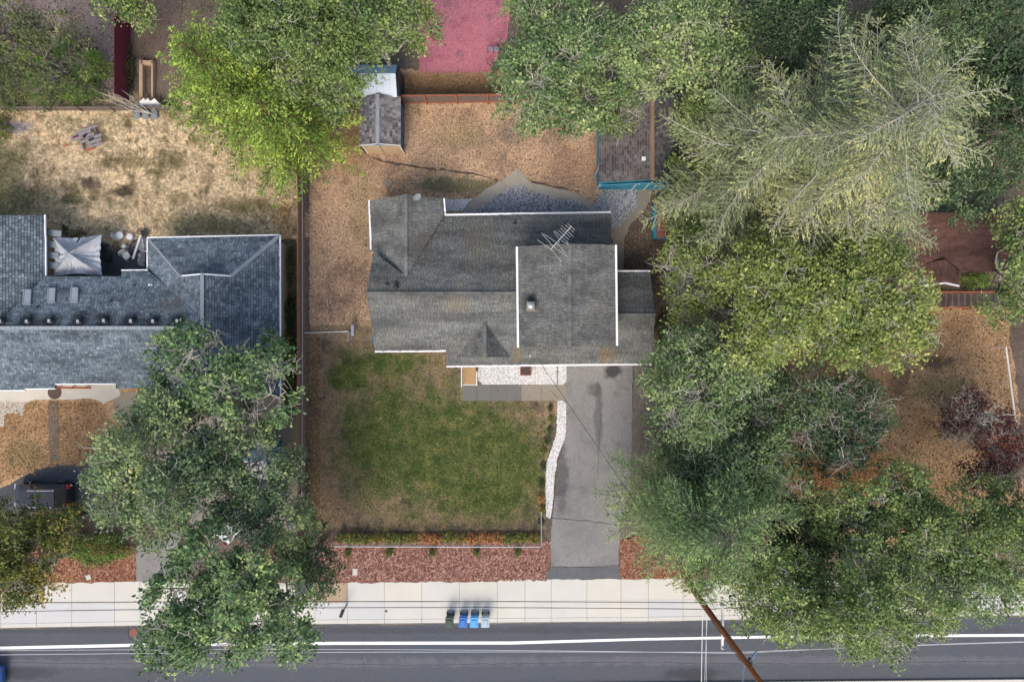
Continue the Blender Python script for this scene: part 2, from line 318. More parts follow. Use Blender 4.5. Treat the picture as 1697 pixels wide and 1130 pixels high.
# oil-stained / worn driveway: two wheel-track tones laid on the asphalt
def shingle_mat(name, stops, weather, wscale=.35, rust=None, marks=()):
    t = NT(name); r = t.geo.outputs['Random Per Island']
    c = t.ramp(r, [(i / (len(stops) - 1), s) for i, s in enumerate(stops)])
    q = t.n('ShaderNodeMapping'); q.inputs['Rotation'].default_value = (0, 0, .75); q.inputs['Scale'].default_value = (.22, .95, 1); t.L(t.pos, q.inputs[0])
    a = t.noise(1.1, 4, .6, vec=q.outputs[0]); b = t.noise(wscale, 5, .6); f = t.noise(30, 3)
    c = t.mix(1.0, c, t.ramp(a, [(.38, .70), (.62, 1.2)]), 'MULTIPLY')
    c = t.mix(t.ramp(b, [(.42, 0), (.66, .75)]), c, t.mix(1.0, c, weather, 'MULTIPLY'))
    if rust:
        k = t.noise(.5, 4, .6); c = t.mix(t.ramp(k, [(.62, 0), (.74, .6)]), c, rust)
    if marks:          # dark halos round the vents, sooty patch by the chimney, rust washed down below metal
        S_ = t.n('ShaderNodeSeparateXYZ'); t.L(t.pos, S_.inputs[0]); wn = t.math('MULTIPLY', t.math('SUBTRACT', t.noise(3.5, 4, .6), .5), .9)
        for (mx_, my_, mrx, mry, mc, ms) in marks:
            dx = t.math('DIVIDE', t.math('SUBTRACT', S_.outputs[0], mx_), mrx); dy = t.math('DIVIDE', t.math('SUBTRACT', S_.outputs[1], my_), mry)
            dd = t.math('SUBTRACT', 1.0, t.math('SQRT', t.math('ADD', t.math('MULTIPLY', dx, dx), t.math('MULTIPLY', dy, dy))))
            c = t.mix(t.math('MULTIPLY', t.ramp(t.math('ADD', dd, wn), [(.0, 0), (.6, 1)]), ms), c, mc)
    c = t.mix(1.0, c, t.ramp(f, [(.3, .82), (.7, 1.15)]), 'MULTIPLY')
    return t.done(c, .95, f, .006, .4, spec=.2)
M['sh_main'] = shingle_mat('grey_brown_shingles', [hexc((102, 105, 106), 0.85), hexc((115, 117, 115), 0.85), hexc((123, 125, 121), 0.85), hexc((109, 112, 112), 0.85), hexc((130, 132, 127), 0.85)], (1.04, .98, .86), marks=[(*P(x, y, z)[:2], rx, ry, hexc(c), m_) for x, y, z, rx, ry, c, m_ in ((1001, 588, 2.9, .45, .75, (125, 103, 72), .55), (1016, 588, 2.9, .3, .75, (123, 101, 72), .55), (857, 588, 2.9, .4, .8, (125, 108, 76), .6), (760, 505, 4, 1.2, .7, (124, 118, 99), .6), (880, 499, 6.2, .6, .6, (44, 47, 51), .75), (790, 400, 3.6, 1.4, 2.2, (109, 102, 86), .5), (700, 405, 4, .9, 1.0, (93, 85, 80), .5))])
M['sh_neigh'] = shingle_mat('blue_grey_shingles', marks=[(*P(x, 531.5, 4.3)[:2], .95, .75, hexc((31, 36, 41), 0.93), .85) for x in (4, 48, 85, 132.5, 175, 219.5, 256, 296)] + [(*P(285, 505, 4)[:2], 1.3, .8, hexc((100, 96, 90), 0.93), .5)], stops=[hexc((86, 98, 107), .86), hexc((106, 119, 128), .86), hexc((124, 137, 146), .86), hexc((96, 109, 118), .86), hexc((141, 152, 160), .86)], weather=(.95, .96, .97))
M['sh_brown'] = shingle_mat('old_brown_shingles', [hexc((70, 71, 75), 1.00), hexc((91, 91, 95), 1.00), hexc((114, 113, 114), 1.00), hexc((80, 80, 83), 1.00)], (1.0, .9, .84), rust=hexc((104, 76, 58), 1.00))
M['sh_shed'] = shingle_mat('grey_shed_shingles', [hexc((77, 77, 82)), hexc((108, 107, 110)), hexc((142, 140, 144)), hexc((89, 89, 92))], (1.0, .95, .92))
M['sh_red'] = shingle_mat('red_brown_shingles', [hexc((84, 64, 60)), hexc((104, 79, 72)), hexc((93, 70, 65))], (1.0, .9, .85))
M['cap_main'] = simple('grey_ridge_caps', hexc((110, 113, 115)), .95, .12, 4, bump=.006)
M['cap_neigh'] = simple('blue_grey_ridge_caps', hexc((135, 150, 162)), .95, .12, 4, bump=.006)
M['cap_shed'] = simple('weathered_ridge_caps', hexc((143, 118, 96)), .95, .2, 4, bump=.006)
M['cap_grey'] = simple('pale_grey_ridge_caps', hexc((143, 151, 156)), .95, .2, 4, bump=.006)
M['felt_shadow'] = simple('felt_with_row_shadow', hexc((52, 55, 58)), .95, .1, 4, bump=.004)  # roof base, kept dark to draw the shingle rows' shadow lines
M['halo_dark'] = simple('dark_vent_halo', hexc((30, 34, 38)), .95, .1, 4, bump=.004)  # flat dark tone for the vent halos, not assigned

# lawn: green in the middle of the front yard, parched towards the edges (grass colour, not shade)
t, cdry, h, bd, rough = ground('front_lawn_grass', [hexc((98, 87, 74), .95), hexc((133, 117, 96), .95), hexc((154, 131, 101), .95), hexc((111, 103, 81), .95)], patch=.4, mid=1.6, fine=7, contrast=.38, spot=hexc((61, 53, 40)), spot_amt=.65, spot_scale=5)
g1 = t.noise(1.1, 6, .7); g2 = t.noise(7, 5, .75)
cg = t.mix(1.0, t.ramp(g1, [(.30, hexc((57, 72, 32), .88)), (.46, hexc((76, 92, 43), .9)), (.57, hexc((98, 106, 56), .9)), (.72, hexc((134, 120, 72), .95))]), t.ramp(g2, [(.36, .5), (.64, 1.6)]), 'MULTIPLY')
sep = t.n('ShaderNodeSeparateXYZ'); t.L(t.pos, sep.inputs[0])
def blob(x0, y0, rx, ry):
    dx = t.math('DIVIDE', t.math('SUBTRACT', sep.outputs[0], x0), rx); dy = t.math('DIVIDE', t.math('SUBTRACT', sep.outputs[1], y0), ry)
    return t.math('SUBTRACT', 1.0, t.math('SQRT', t.math('ADD', t.math('MULTIPLY', dx, dx), t.math('MULTIPLY', dy, dy))))
bl = None
for (x, y, rx, ry) in ((740, 745, 195, 150), (650, 730, 125, 150), (640, 603, 95, 32), (580, 620, 45, 50), (800, 810, 150, 80), (845, 760, 85, 100)):
    c0 = P(x, y); b_ = blob(c0[0], c0[1], rx / 23, ry / 23); bl = b_ if bl is None else t.math('MAXIMUM', bl, b_)
mk = t.math('ADD', t.math('MULTIPLY', bl, 1.35), t.math('MULTIPLY', t.math('SUBTRACT', t.noise(.9, 6, .7), .5), 2.2))
M['lawn'] = t.done(t.mix(t.ramp(mk, [(-.0, 0), (.75, .97)]), cdry, cg), .95, h, .05, .7)

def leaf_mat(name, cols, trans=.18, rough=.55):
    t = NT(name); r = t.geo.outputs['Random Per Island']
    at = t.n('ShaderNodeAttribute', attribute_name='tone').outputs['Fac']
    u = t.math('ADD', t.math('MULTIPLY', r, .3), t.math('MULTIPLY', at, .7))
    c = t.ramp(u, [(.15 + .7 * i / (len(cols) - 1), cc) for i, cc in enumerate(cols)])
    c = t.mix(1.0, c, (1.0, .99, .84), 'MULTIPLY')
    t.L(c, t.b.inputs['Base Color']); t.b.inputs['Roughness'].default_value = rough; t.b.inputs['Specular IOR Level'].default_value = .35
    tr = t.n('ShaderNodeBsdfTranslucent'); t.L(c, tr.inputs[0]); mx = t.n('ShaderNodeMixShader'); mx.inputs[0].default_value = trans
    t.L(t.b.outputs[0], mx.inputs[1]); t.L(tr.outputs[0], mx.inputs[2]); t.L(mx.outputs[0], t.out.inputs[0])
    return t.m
L = {}
L['oak'] = leaf_mat('oak_leaves', [hexc((62, 81, 47), 1.38), hexc((88, 110, 64), 1.38), hexc((114, 133, 80), 1.38), hexc((149, 159, 102), 1.38)])
L['oak_dark'] = leaf_mat('dark_oak_leaves', [hexc((49, 69, 53), 0.94), hexc((69, 93, 67), 0.94), hexc((91, 115, 82), 0.94), hexc((121, 142, 98), 0.94)])
L['oak_grey'] = leaf_mat('grey_green_leaves', [hexc((60, 79, 52), 1.43), hexc((86, 110, 73), 1.43), hexc((113, 133, 92), 1.43), hexc((153, 164, 115), 1.43)])
L['olive'] = leaf_mat('olive_leaves', [hexc((74, 92, 50), 1.21), hexc((105, 124, 68), 1.21), hexc((134, 147, 84), 1.21), hexc((167, 171, 108), 1.21)])
L['maple'] = leaf_mat('maple_leaves', [hexc((46, 64, 46), 1.84), hexc((65, 88, 60), 1.84), hexc((89, 113, 76), 1.84), hexc((133, 145, 97), 1.84)])
L['maple_grey'] = leaf_mat('grey_maple_leaves', [hexc((53, 69, 55), 1.78), hexc((77, 95, 71), 1.85), hexc((104, 121, 86), 1.94), hexc((152, 157, 105), 1.94)])
L['cedar'] = leaf_mat('yellow_green_cedar', [hexc((63, 86, 45), 1.38), hexc((99, 127, 57), 1.38), hexc((134, 159, 71), 1.38), hexc((170, 187, 96), 1.38)])
L['cedar2'] = leaf_mat('bright_green_cedar', [hexc((57, 84, 42), 1.43), hexc((88, 120, 56), 1.43), hexc((119, 148, 70), 1.43), hexc((152, 170, 86), 1.43)])
L['fir'] = leaf_mat('olive_fir_needles', [hexc((93, 109, 79), 1.37), hexc((123, 137, 103), 1.37), hexc((147, 158, 123), 1.37), hexc((175, 171, 124), 1.43)])
L['fir2'] = leaf_mat('green_fir_needles', [hexc((64, 90, 64), 1.56), hexc((92, 122, 80), 1.56), hexc((120, 143, 96), 1.56), hexc((151, 164, 114), 1.56)])
L['autumn'] = leaf_mat('yellowing_leaves', [hexc((72, 78, 44)), hexc((115, 112, 56)), hexc((148, 134, 60)), hexc((176, 149, 74))])
L['autumn_g'] = leaf_mat('green_and_gold_leaves', [hexc((58, 75, 42)), hexc((86, 102, 54)), hexc((121, 128, 63)), hexc((160, 149, 75))])
L['plum'] = leaf_mat('purple_red_leaves', [hexc((43, 32, 41)), hexc((67, 48, 58)), hexc((92, 54, 61)), hexc((132, 68, 69))])
L['plum_red'] = leaf_mat('red_leaves', [hexc((64, 40, 40)), hexc((102, 58, 54)), hexc((134, 75, 68)), hexc((158, 98, 82))])
L['hedge_g'] = leaf_mat('hedge_green', [hexc((72, 84, 46), 1.30), hexc((108, 116, 57), 1.30), hexc((146, 144, 66), 1.30)])
L['hedge_o'] = leaf_mat('hedge_orange', [hexc((116, 80, 58), 1.50), hexc((157, 107, 70), 1.50), hexc((181, 144, 86), 1.50)])
L['bright'] = leaf_mat('bright_green_leaves', [hexc((56, 79, 38), 1.20), hexc((86, 116, 52), 1.20), hexc((125, 148, 62), 1.20)])
L['deep'] = leaf_mat('deep_green_leaves', [hexc((42, 60, 36)), hexc((63, 84, 48)), hexc((91, 110, 60))])
L['twiggy'] = leaf_mat('sparse_dull_leaves', [hexc((70, 82, 56)), hexc((102, 115, 72)), hexc((144, 149, 94))])

# ------------------------------------------------------------------ numpy foliage
def leaf_geo(C, rng, L0, W0, flat=.8, D=None, spread=.5):
    n = len(C); nr = rng.normal(size=(n, 3)) * spread; nr[:, 2] += flat; nr /= np.linalg.norm(nr, axis=1)[:, None]
    d = rng.normal(size=(n, 3)) * (1 if D is None else .35)
    if D is not None: d += D
    d -= nr * (d * nr).sum(1)[:, None]; d /= np.linalg.norm(d, axis=1)[:, None] + 1e-9
    b = np.cross(nr, d); s = rng.uniform(.5, 1.0, (n, 1)) ** 1.0 * 1.25 * (1 + .5 * (rng.uniform(size=(n, 1)) > .85)); Ls = L0 * s / 2; Ws = W0 * s / 2
    V = np.stack([C - d * Ls, C + b * Ws + nr * Ls * .35 - d * Ls * .1, C + d * Ls, C - b * Ws + nr * Ls * .35 - d * Ls * .1], 1).reshape(-1, 3)
    i = np.arange(n)[:, None] * 4
    F = np.concatenate([i + [0, 3, 2], i + [0, 2, 1]], 1).reshape(-1, 3)
    return V, F
def tubes(Pt, Rd, sides=4):
    """Pt (N,n,3), Rd (N,n)"""
    N, n, _ = Pt.shape; d = np.gradient(Pt, axis=1); d /= np.linalg.norm(d, axis=2)[..., None] + 1e-9
    ref = np.where(np.abs(d[..., 2:3]) < .9, np.array([0, 0, 1.]), np.array([1., 0, 0])); a = np.cross(d, ref); a /= np.linalg.norm(a, axis=2)[..., None] + 1e-9
    b = np.cross(a, d); th = np.arange(sides) * 2 * np.pi / sides
    V = Pt[:, :, None] + Rd[..., None, None] * (a[:, :, None] * np.cos(th)[None, None, :, None] + b[:, :, None] * np.sin(th)[None, None, :, None])
    idx = np.arange(N * n * sides).reshape(N, n, sides); A = idx[:, :-1]; B = idx[:, 1:]; A2 = np.roll(A, -1, 2); B2 = np.roll(B, -1, 2)
    return V.reshape(-1, 3), np.stack([A, A2, B2, B], -1).reshape(-1, 4)
def join(parts):
    Vs, Fs, o = [], [], 0
    for V, F in parts: Vs.append(V); Fs.append(F + o); o += len(V)
    return np.concatenate(Vs), np.concatenate(Fs)
def wig(a, b, n, amp, rng, sag=0.0):
    """N crooked polylines from a (N,3) to b (N,3)"""
    t = np.linspace(0, 1, n)[None, :, None]; p = a[:, None] * (1 - t) + b[:, None] * t
    L0 = np.linalg.norm(b - a, axis=1)[:, None, None]; w_ = rng.normal(size=p.shape) * amp * L0; w_[:, 0] = 0; w_[:, -1] *= .4
    p = p + w_; p[..., 2] += (sag * L0[..., 0] * np.sin(np.pi * t[..., 0])); return p

def broadleaf(name, label, cat, px, py, rx, ry, zc, rz, lm, bark, seed=0, group=None, leaf=.2, dens=1.0, lobe=1.5, twigs=1.0, gaps=.3, ang=0, foot=None, holes=()):
    rng = np.random.default_rng(seed); c = np.array(P(px, py, zc)); k = (CAMH - zc) / FPX; RX, RY = rx * k, ry * k
    root = empty(name, P(*foot) if foot else (c[0], c[1], 0), label, cat, group)
    area = math.pi * RX * RY; M_ = max(5, int(area / (math.pi * lobe ** 2) * 1.9))
    pts = []
    for _ in range(M_ * 30):
        th = rng.uniform(0, 2 * np.pi); rr = np.sqrt(rng.uniform(0, 1)); q = np.array([rr * np.cos(th), rr * np.sin(th)])
        edge = .84 + .16 * math.sin(3 * th + seed) + .08 * math.sin(7 * th + 2 * seed)
        q = q * edge; x = np.array([q[0] * (RX - lobe * .55), q[1] * (RY - lobe * .55)])
        if all(np.hypot(*(x - p[:2])) > lobe * .72 for p in pts): pts.append(np.array([x[0], x[1], math.sqrt(max(0, 1 - rr * rr * .9))]))
        if len(pts) >= M_: break
    pts = np.array(pts); ca, sa = math.cos(ang), math.sin(ang)
    lc = np.stack([c[0] + pts[:, 0] * ca - pts[:, 1] * sa, c[1] + pts[:, 0] * sa + pts[:, 1] * ca, zc - rz * .5 + rz * pts[:, 2] * 1.1 + rng.normal(size=len(pts)) * .55], 1)
    lr = lobe * rng.uniform(.65, 1.25, len(lc))
    # leaf tufts spread over each lobe
    T = []; To = []; tone = []
    for i, (q, r) in enumerate(zip(lc, lr)):
        n = int(2 * np.pi * r * r * 5.2 * dens); d = rng.normal(size=(n, 3)); d[:, 2] = np.abs(d[:, 2]) * .9 - .25; d /= np.linalg.norm(d, axis=1)[:, None]
        rad = r * rng.uniform(.55, 1.12, (n, 1)); p = q + d * rad * [1, 1, .75]
        g = np.sin(p[:, 0] * 2.1 + seed) * np.sin(p[:, 1] * 2.3 + 1.7 * seed) + np.sin(p[:, 0] * .9 - p[:, 1] * 1.3 + seed) * .6 + rng.normal(size=n) * .25
        kk = g > (-1.2 + gaps * 1.6)
        for hx_, hy_, hr_ in holes:      # openings in the crown
            f_ = FPX / (CAMH - p[:, 2]); kk &= np.hypot((p[:, 0] * f_ + CX - hx_), (CY - p[:, 1] * f_ - hy_)) > hr_ * (1 + .25 * np.sin(9 * np.arctan2(p[:, 1], p[:, 0] + i)))
        p = p[kk]; d = d[kk]
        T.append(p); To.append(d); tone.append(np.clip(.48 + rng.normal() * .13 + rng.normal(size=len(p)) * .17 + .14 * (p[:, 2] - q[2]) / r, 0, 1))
    T = np.concatenate(T); To = np.concatenate(To); tone = np.concatenate(tone)
    m = 21; C = np.repeat(T, m, 0) + rng.normal(size=(len(T) * m, 3)) * [.21, .21, .14]
    V, F = leaf_geo(C, rng, leaf * .84, leaf * .56, D=np.repeat(To, m, 0) * .8)
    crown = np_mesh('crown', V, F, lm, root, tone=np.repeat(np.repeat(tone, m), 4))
    # trunk, limbs, branches, twigs
    zt = max(1.2, zc - rz * 1.3); rt = .09 + .012 * (RX + RY)
    fp = P(*foot) if foot else (c[0], c[1], 0); base = np.array([fp[0], fp[1], -.05]); fork = np.array([c[0] * .6 + fp[0] * .4 + rng.normal() * .2, c[1] * .6 + fp[1] * .4 + rng.normal() * .2, zt * .6])
    tr = tubes(wig(base[None], fork[None], 6, .012, rng), np.linspace(rt * 1.35, rt * .8, 6)[None], 9)
    np_mesh('trunk', tr[0], tr[1], M['bark_grey'], root, smooth=True)
    low = lc - [0, 0, 1] * lr[:, None] * .35
    limb = tubes(wig(np.repeat(fork[None], len(lc), 0), low, 7, .045, rng, .06), np.linspace(rt * .42, .05, 7)[None].repeat(len(lc), 0), 6)
    n = max(1, int(7 * twigs)); a = np.repeat(low, n, 0); dd = rng.normal(size=a.shape); dd[:, 2] = np.abs(dd[:, 2]) * .8 + .15; dd /= np.linalg.norm(dd, axis=1)[:, None]
    b = a + dd * np.repeat(lr, n)[:, None] * rng.uniform(.9, 1.25, (len(a), 1)) + [0, 0, .2]
    br = wig(a, b, 6, .07, rng); brt = tubes(br, np.linspace(.045, .014, 6)[None].repeat(len(a), 0), 4)
    s = br[:, 3:6].reshape(-1, 3); s2 = s + rng.normal(size=s.shape) * [.38, .38, .16] + [0, 0, .1]
    tw = tubes(wig(s, s2, 4, .12, rng), np.linspace(.02, .009, 4)[None].repeat(len(s), 0), 3)
    nk = int(len(T) * .035 * twigs); kx = rng.integers(0, len(T), nk); q = T[kx]; dd = rng.normal(size=q.shape) * [1, 1, .35]; dd /= np.linalg.norm(dd, axis=1)[:, None]
    la = rng.uniform(.2, .5, (nk, 1)); st = tubes(wig(q - dd * la, q + dd * la + [0, 0, .16], 6, .09, rng), np.linspace(.02, .010, 6)[None].repeat(nk, 0), 3)
    V, F = join([limb, brt, (tw[0], tw[1]), st])
    np_mesh('limbs', V, F, bark, root)
    return root

def conifer(name, label, px, py, h, Rr, lm, bark, seed=0, rise=.15, droop=.25, levels=None, per=9, leaf=.16, side=1.0, prof=1.0, bare=.0, group=None, spine=.03, low=.12, step=.26, fluffy=False, cat='tree'):
    """px,py: where the tip shows; the trunk stands plumb below it"""
    rng = np.random.default_rng(seed); ap = np.array(P(px, py, h)); root = empty(name, (ap[0], ap[1], 0), label, cat, group)
    tr = tubes(wig(np.array([[ap[0], ap[1], -.05]]), ap[None], 9, .003, rng), np.linspace(.1 + h * .014, .02, 9)[None], 8)
    np_mesh('trunk', tr[0], tr[1], bark, root, smooth=True)
    levels = levels or int(h * 1.9); LC, LD, LT, SP, TW0, TW1 = [], [], [], [], [], []
    for i in range(levels):
        t0 = low + (1 - low) * (i + .5) / levels;
        ph = rng.uniform(0, 7)
        for j in range(per):
            if rng.uniform() < .12: continue
            t = min(.995, t0 + rng.uniform(-.6, .6) * (1 - low) / levels); z0 = h * t; Lb = Rr * ((1 - max(0, (t - low) / (1 - low)) ** 1.5) ** .8) ** prof + .35; th = ph + j * 2 * np.pi / per + rng.normal() * .3; Lj = Lb * rng.uniform(.55, 1.15); n = 9
            s = np.linspace(0, 1, n); dx, dy = math.cos(th), math.sin(th); bend = rng.normal() * .13
            zz = z0 + Lj * (rise * s - droop * s ** 2 + .10 * s ** 4)
            x = ap[0] + Lj * (dx * s - dy * bend * s * s); y = ap[1] + Lj * (dy * s + dx * bend * s * s)
            sp = np.stack([x, y, zz], 1) + rng.normal(size=(n, 3)) * .025; SP.append(sp)
            ns = max(3, int(Lj / step)); tone = np.clip(.45 + rng.normal() * .24, 0, 1)
            for q in range(ns):
                u = .12 + .88 * (q + rng.uniform()) / ns
                if u < bare: continue
                f = u * (n - 1); i0 = min(n - 2, int(f)); p = sp[i0] * (1 - (f - i0)) + sp[i0 + 1] * (f - i0)
                for sg in (-1, 1):
                    ls = side * (.28 + .95 * (1 - u) ** .8) * min(1.15, .35 + Lj * .16) * rng.uniform(.6, 1.2); an = th + sg * rng.uniform(.65, 1.05)
                    d = np.array([math.cos(an), math.sin(an), rng.uniform(-.35, .12)]); TW0.append(p); TW1.append(p + d * ls)
                    m = max(2, int(ls / (leaf * .62))); sv = (np.arange(m) + rng.uniform(size=m)) / m
                    LC.append(p + d * ls * sv[:, None]); LD.append(np.repeat(d[None], m, 0)); LT.append(np.clip(tone + .22 * (sv - .5) + .25 * (u - .6) + rng.normal(size=m) * .05, 0, 1))
            m = 8; LC.append(np.repeat(sp[-1:], m, 0)); LD.append(np.repeat(np.array([[dx, dy, 0]]), m, 0)); LT.append(np.full(m, min(1, tone + .2)))
    LC = np.concatenate(LC); LD = np.concatenate(LD); LT = np.concatenate(LT)
    C = LC + rng.normal(size=LC.shape) * ([.07, .07, .06] if fluffy else [.035, .035, .035]) - [0, 0, .03]
    V, F = leaf_geo(C, rng, leaf * (1.25 if fluffy else 1.3), leaf * (.55 if fluffy else .36), D=LD * 1.6, spread=.45)
    np_mesh('crown', V, F, lm, root, tone=np.repeat(LT, 4))
    SP = np.array(SP); SL = np.linalg.norm(SP[:, -1] - SP[:, 0], axis=1)[:, None] / Rr; sp = tubes(SP, np.linspace(spine * 1.6, spine * .4, 9)[None] * np.clip(SL, .25, 1), 4)
    TW0 = np.array(TW0); TW1 = np.array(TW1); k = rng.uniform(size=len(TW0)) < (.25 if fluffy else .8); a, b = TW0[k], TW1[k]
    tw = tubes(wig(a, a * .3 + b * .7, 3, .04, rng), np.linspace(.014, .006, 3)[None].repeat(len(a), 0), 3)
    V, F = join([sp, tw]); np_mesh('limbs', V, F, bark, root)
    return root

def shrub(name, label, cat, px, py, rx, ry, h, lm, seed=0, group=None, leaf=.1, dens=1.0, z0=0.0, bark=None, spiky=0):
    rng = np.random.default_rng(seed + 1000); c = np.array(P(px, py, z0)); k = (CAMH - z0 - h / 2) / FPX; RX, RY = rx * k, ry * k
    root = empty(name, tuple(c), label, cat, group)
    n = int(260 * dens * (RX * RY * 3.1 + .3 * h)); d = rng.normal(size=(n, 3)); d[:, 2] = np.abs(d[:, 2]); d /= np.linalg.norm(d, axis=1)[:, None]
    az = np.arctan2(d[:, 1], d[:, 0]); lump = 1 + .16 * np.sin(az * 5 + seed) + .12 * np.sin(az * 9 + 2 * seed + d[:, 2] * 5)
    r = rng.uniform(.45, 1.05, n) ** .6 * lump
    C = c + d * r[:, None] * [RX, RY, h]
    V, F = leaf_geo(C, rng, leaf, leaf * (.3 if spiky else .6), D=d * (1.5 if spiky else .7), flat=.3 if spiky else .8)
    np_mesh('foliage', V, F, lm, root, tone=np.repeat(np.clip(.5 + .2 * np.sin(az * 3 + seed) + rng.normal(size=n) * .15, 0, 1), 4))
    a = np.repeat(c[None], 9, 0) + rng.normal(size=(9, 3)) * [.04, .04, 0]; dd = rng.normal(size=(9, 3)) * .45; dd[:, 2] = .9
    tb = tubes(wig(a, a + dd * [RX, RY, h], 5, .05, rng), np.linspace(.02, .008, 5)[None].repeat(9, 0), 4)
    np_mesh('stems', tb[0], tb[1], bark or M['bark_brown'], root)
    return root

# ------------------------------------------------------------------ flat sheets and scatter
def inpoly(x, y, poly):
    r = np.zeros(len(x), bool); n = len(poly)
    for i in range(n):
        x1, y1 = poly[i][:2]; x2, y2 = poly[(i + 1) % n][:2]
        cnd = ((y1 > y) != (y2 > y)); xi = (x2 - x1) * (y - y1) / ((y2 - y1) if y2 != y1 else 1e-9) + x1
        r ^= cnd & (x < xi)
    return r
def roughen(px_pts, amp=1.5, step=8, seed=0):
    """px outline -> ragged world outline"""
    rg = random.Random(seed); out = []
    for i in range(len(px_pts)):
        a, b = px_pts[i], px_pts[(i + 1) % len(px_pts)]; d = math.hypot(b[0] - a[0], b[1] - a[1]); n = max(1, int(d / step))
        for k in range(n):
            u = k / n; out.append((a[0] + (b[0] - a[0]) * u + (rg.gauss(0, amp) if amp else 0), a[1] + (b[1] - a[1]) * u + (rg.gauss(0, amp) if amp else 0)))
    return [P(x, y)[:2] for x, y in out]
def sheet(name, px_pts, z, mat, amp=0, step=8, kind='structure', thick=.0, seed=0, label=None, cat=None):
    pts = roughen(px_pts, amp, step, seed) if amp else [P(x, y)[:2] for x, y in px_pts]
    bm = bmesh.new(); vs = [bm.verts.new((p[0], p[1], z)) for p in pts]; f = bm.faces.new(vs)
    if f.normal.z < 0: f.normal_flip()
    bmesh.ops.triangulate(bm, faces=bm.faces[:])
    for f in bm.faces:
        if f.calc_area() > 0:
            f.normal_update()
            if f.normal.z < 0: f.normal_flip()
    me = bpy.data.meshes.new(name); bm.to_mesh(me); bm.free()
    o = link_mesh(name, me, mat); tag(o, label, cat, None, kind); return o
def sample(px_pts, n, seed):
    rng = np.random.default_rng(seed); w_ = np.array([P(x, y)[:2] for x, y in px_pts]); lo, hi = w_.min(0), w_.max(0)
    q = rng.uniform(lo, hi, (n, 2)); q = q[inpoly(q[:, 0], q[:, 1], [tuple(p) for p in w_])]; return q, rng
def tufts(name, px_pts, n, mat, H=.1, W=.03, lean=.6, seed=0, z=.0, comb=0, label=None, excl=(), parent=None):
    q, rng = sample(px_pts, n, seed)
    for e in excl:
        ew = [P(x, y)[:2] for x, y in e]; q = q[~inpoly(q[:, 0], q[:, 1], ew)]
    m = len(q); th = rng.uniform(0, 2 * np.pi, m)
    if comb: th = 2.6 * np.sin(q[:, 0] * .55 + np.sin(q[:, 1] * .8) * 1.4) + 2.2 * np.sin(q[:, 1] * .7 + q[:, 0] * .25) + rng.normal(size=m) * .45
    hh = H * rng.uniform(.5, 1.4, m); ln = lean * rng.uniform(.5, 1.3, m); ww = W * rng.uniform(.6, 1.4, m)
    b = np.stack([q[:, 0], q[:, 1], np.full(m, z)], 1); s = np.stack([-np.sin(th), np.cos(th), np.zeros(m)], 1) * ww[:, None] / 2
    tip = b + np.stack([np.cos(th) * hh * ln, np.sin(th) * hh * ln, hh / np.sqrt(1 + ln * ln)], 1)
    V = np.stack([b - s, b + s, tip], 1).reshape(-1, 3); F = np.arange(m * 3).reshape(-1, 3)
    o = np_mesh(name, V, F, mat, parent); o['kind'] = 'stuff'
    if label: o['label'] = label
    return o
OCT = np.array([[1, 0, 0], [-1, 0, 0], [0, 1, 0], [0, -1, 0], [0, 0, 1], [0, 0, -1]], float)
OCF = np.array([[0, 2, 4], [2, 1, 4], [1, 3, 4], [3, 0, 4]])
def stones(name, px_pts, n, mat, size=.04, seed=0, z=0., label=None, flat=.6, sx=1.0):
    q, rng = sample(px_pts, n, seed); m = len(q); th = rng.uniform(0, 7, m); s = size * rng.uniform(.5, 1.5, (m, 1, 1))
    o = OCT[None] * s * np.array([sx, 1, flat]) * rng.uniform(.7, 1.3, (m, 6, 1)); c, si = np.cos(th)[:, None], np.sin(th)[:, None]
    V = np.stack([o[..., 0] * c - o[..., 1] * si + q[:, :1], o[..., 0] * si + o[..., 1] * c + q[:, 1:], o[..., 2] + z], -1).reshape(-1, 3)
    F = (OCF[None] + np.arange(m)[:, None, None] * 6).reshape(-1, 3)
    ob = np_mesh(name, V, F, mat); ob['kind'] = 'stuff'
    if label: ob['label'] = label
    return ob
def stone_mat(name, cols):
    t = NT(name); c = t.ramp(t.geo.outputs['Random Per Island'], [(i / (len(cols) - 1), c) for i, c in enumerate(cols)]); return t.done(c, .85)

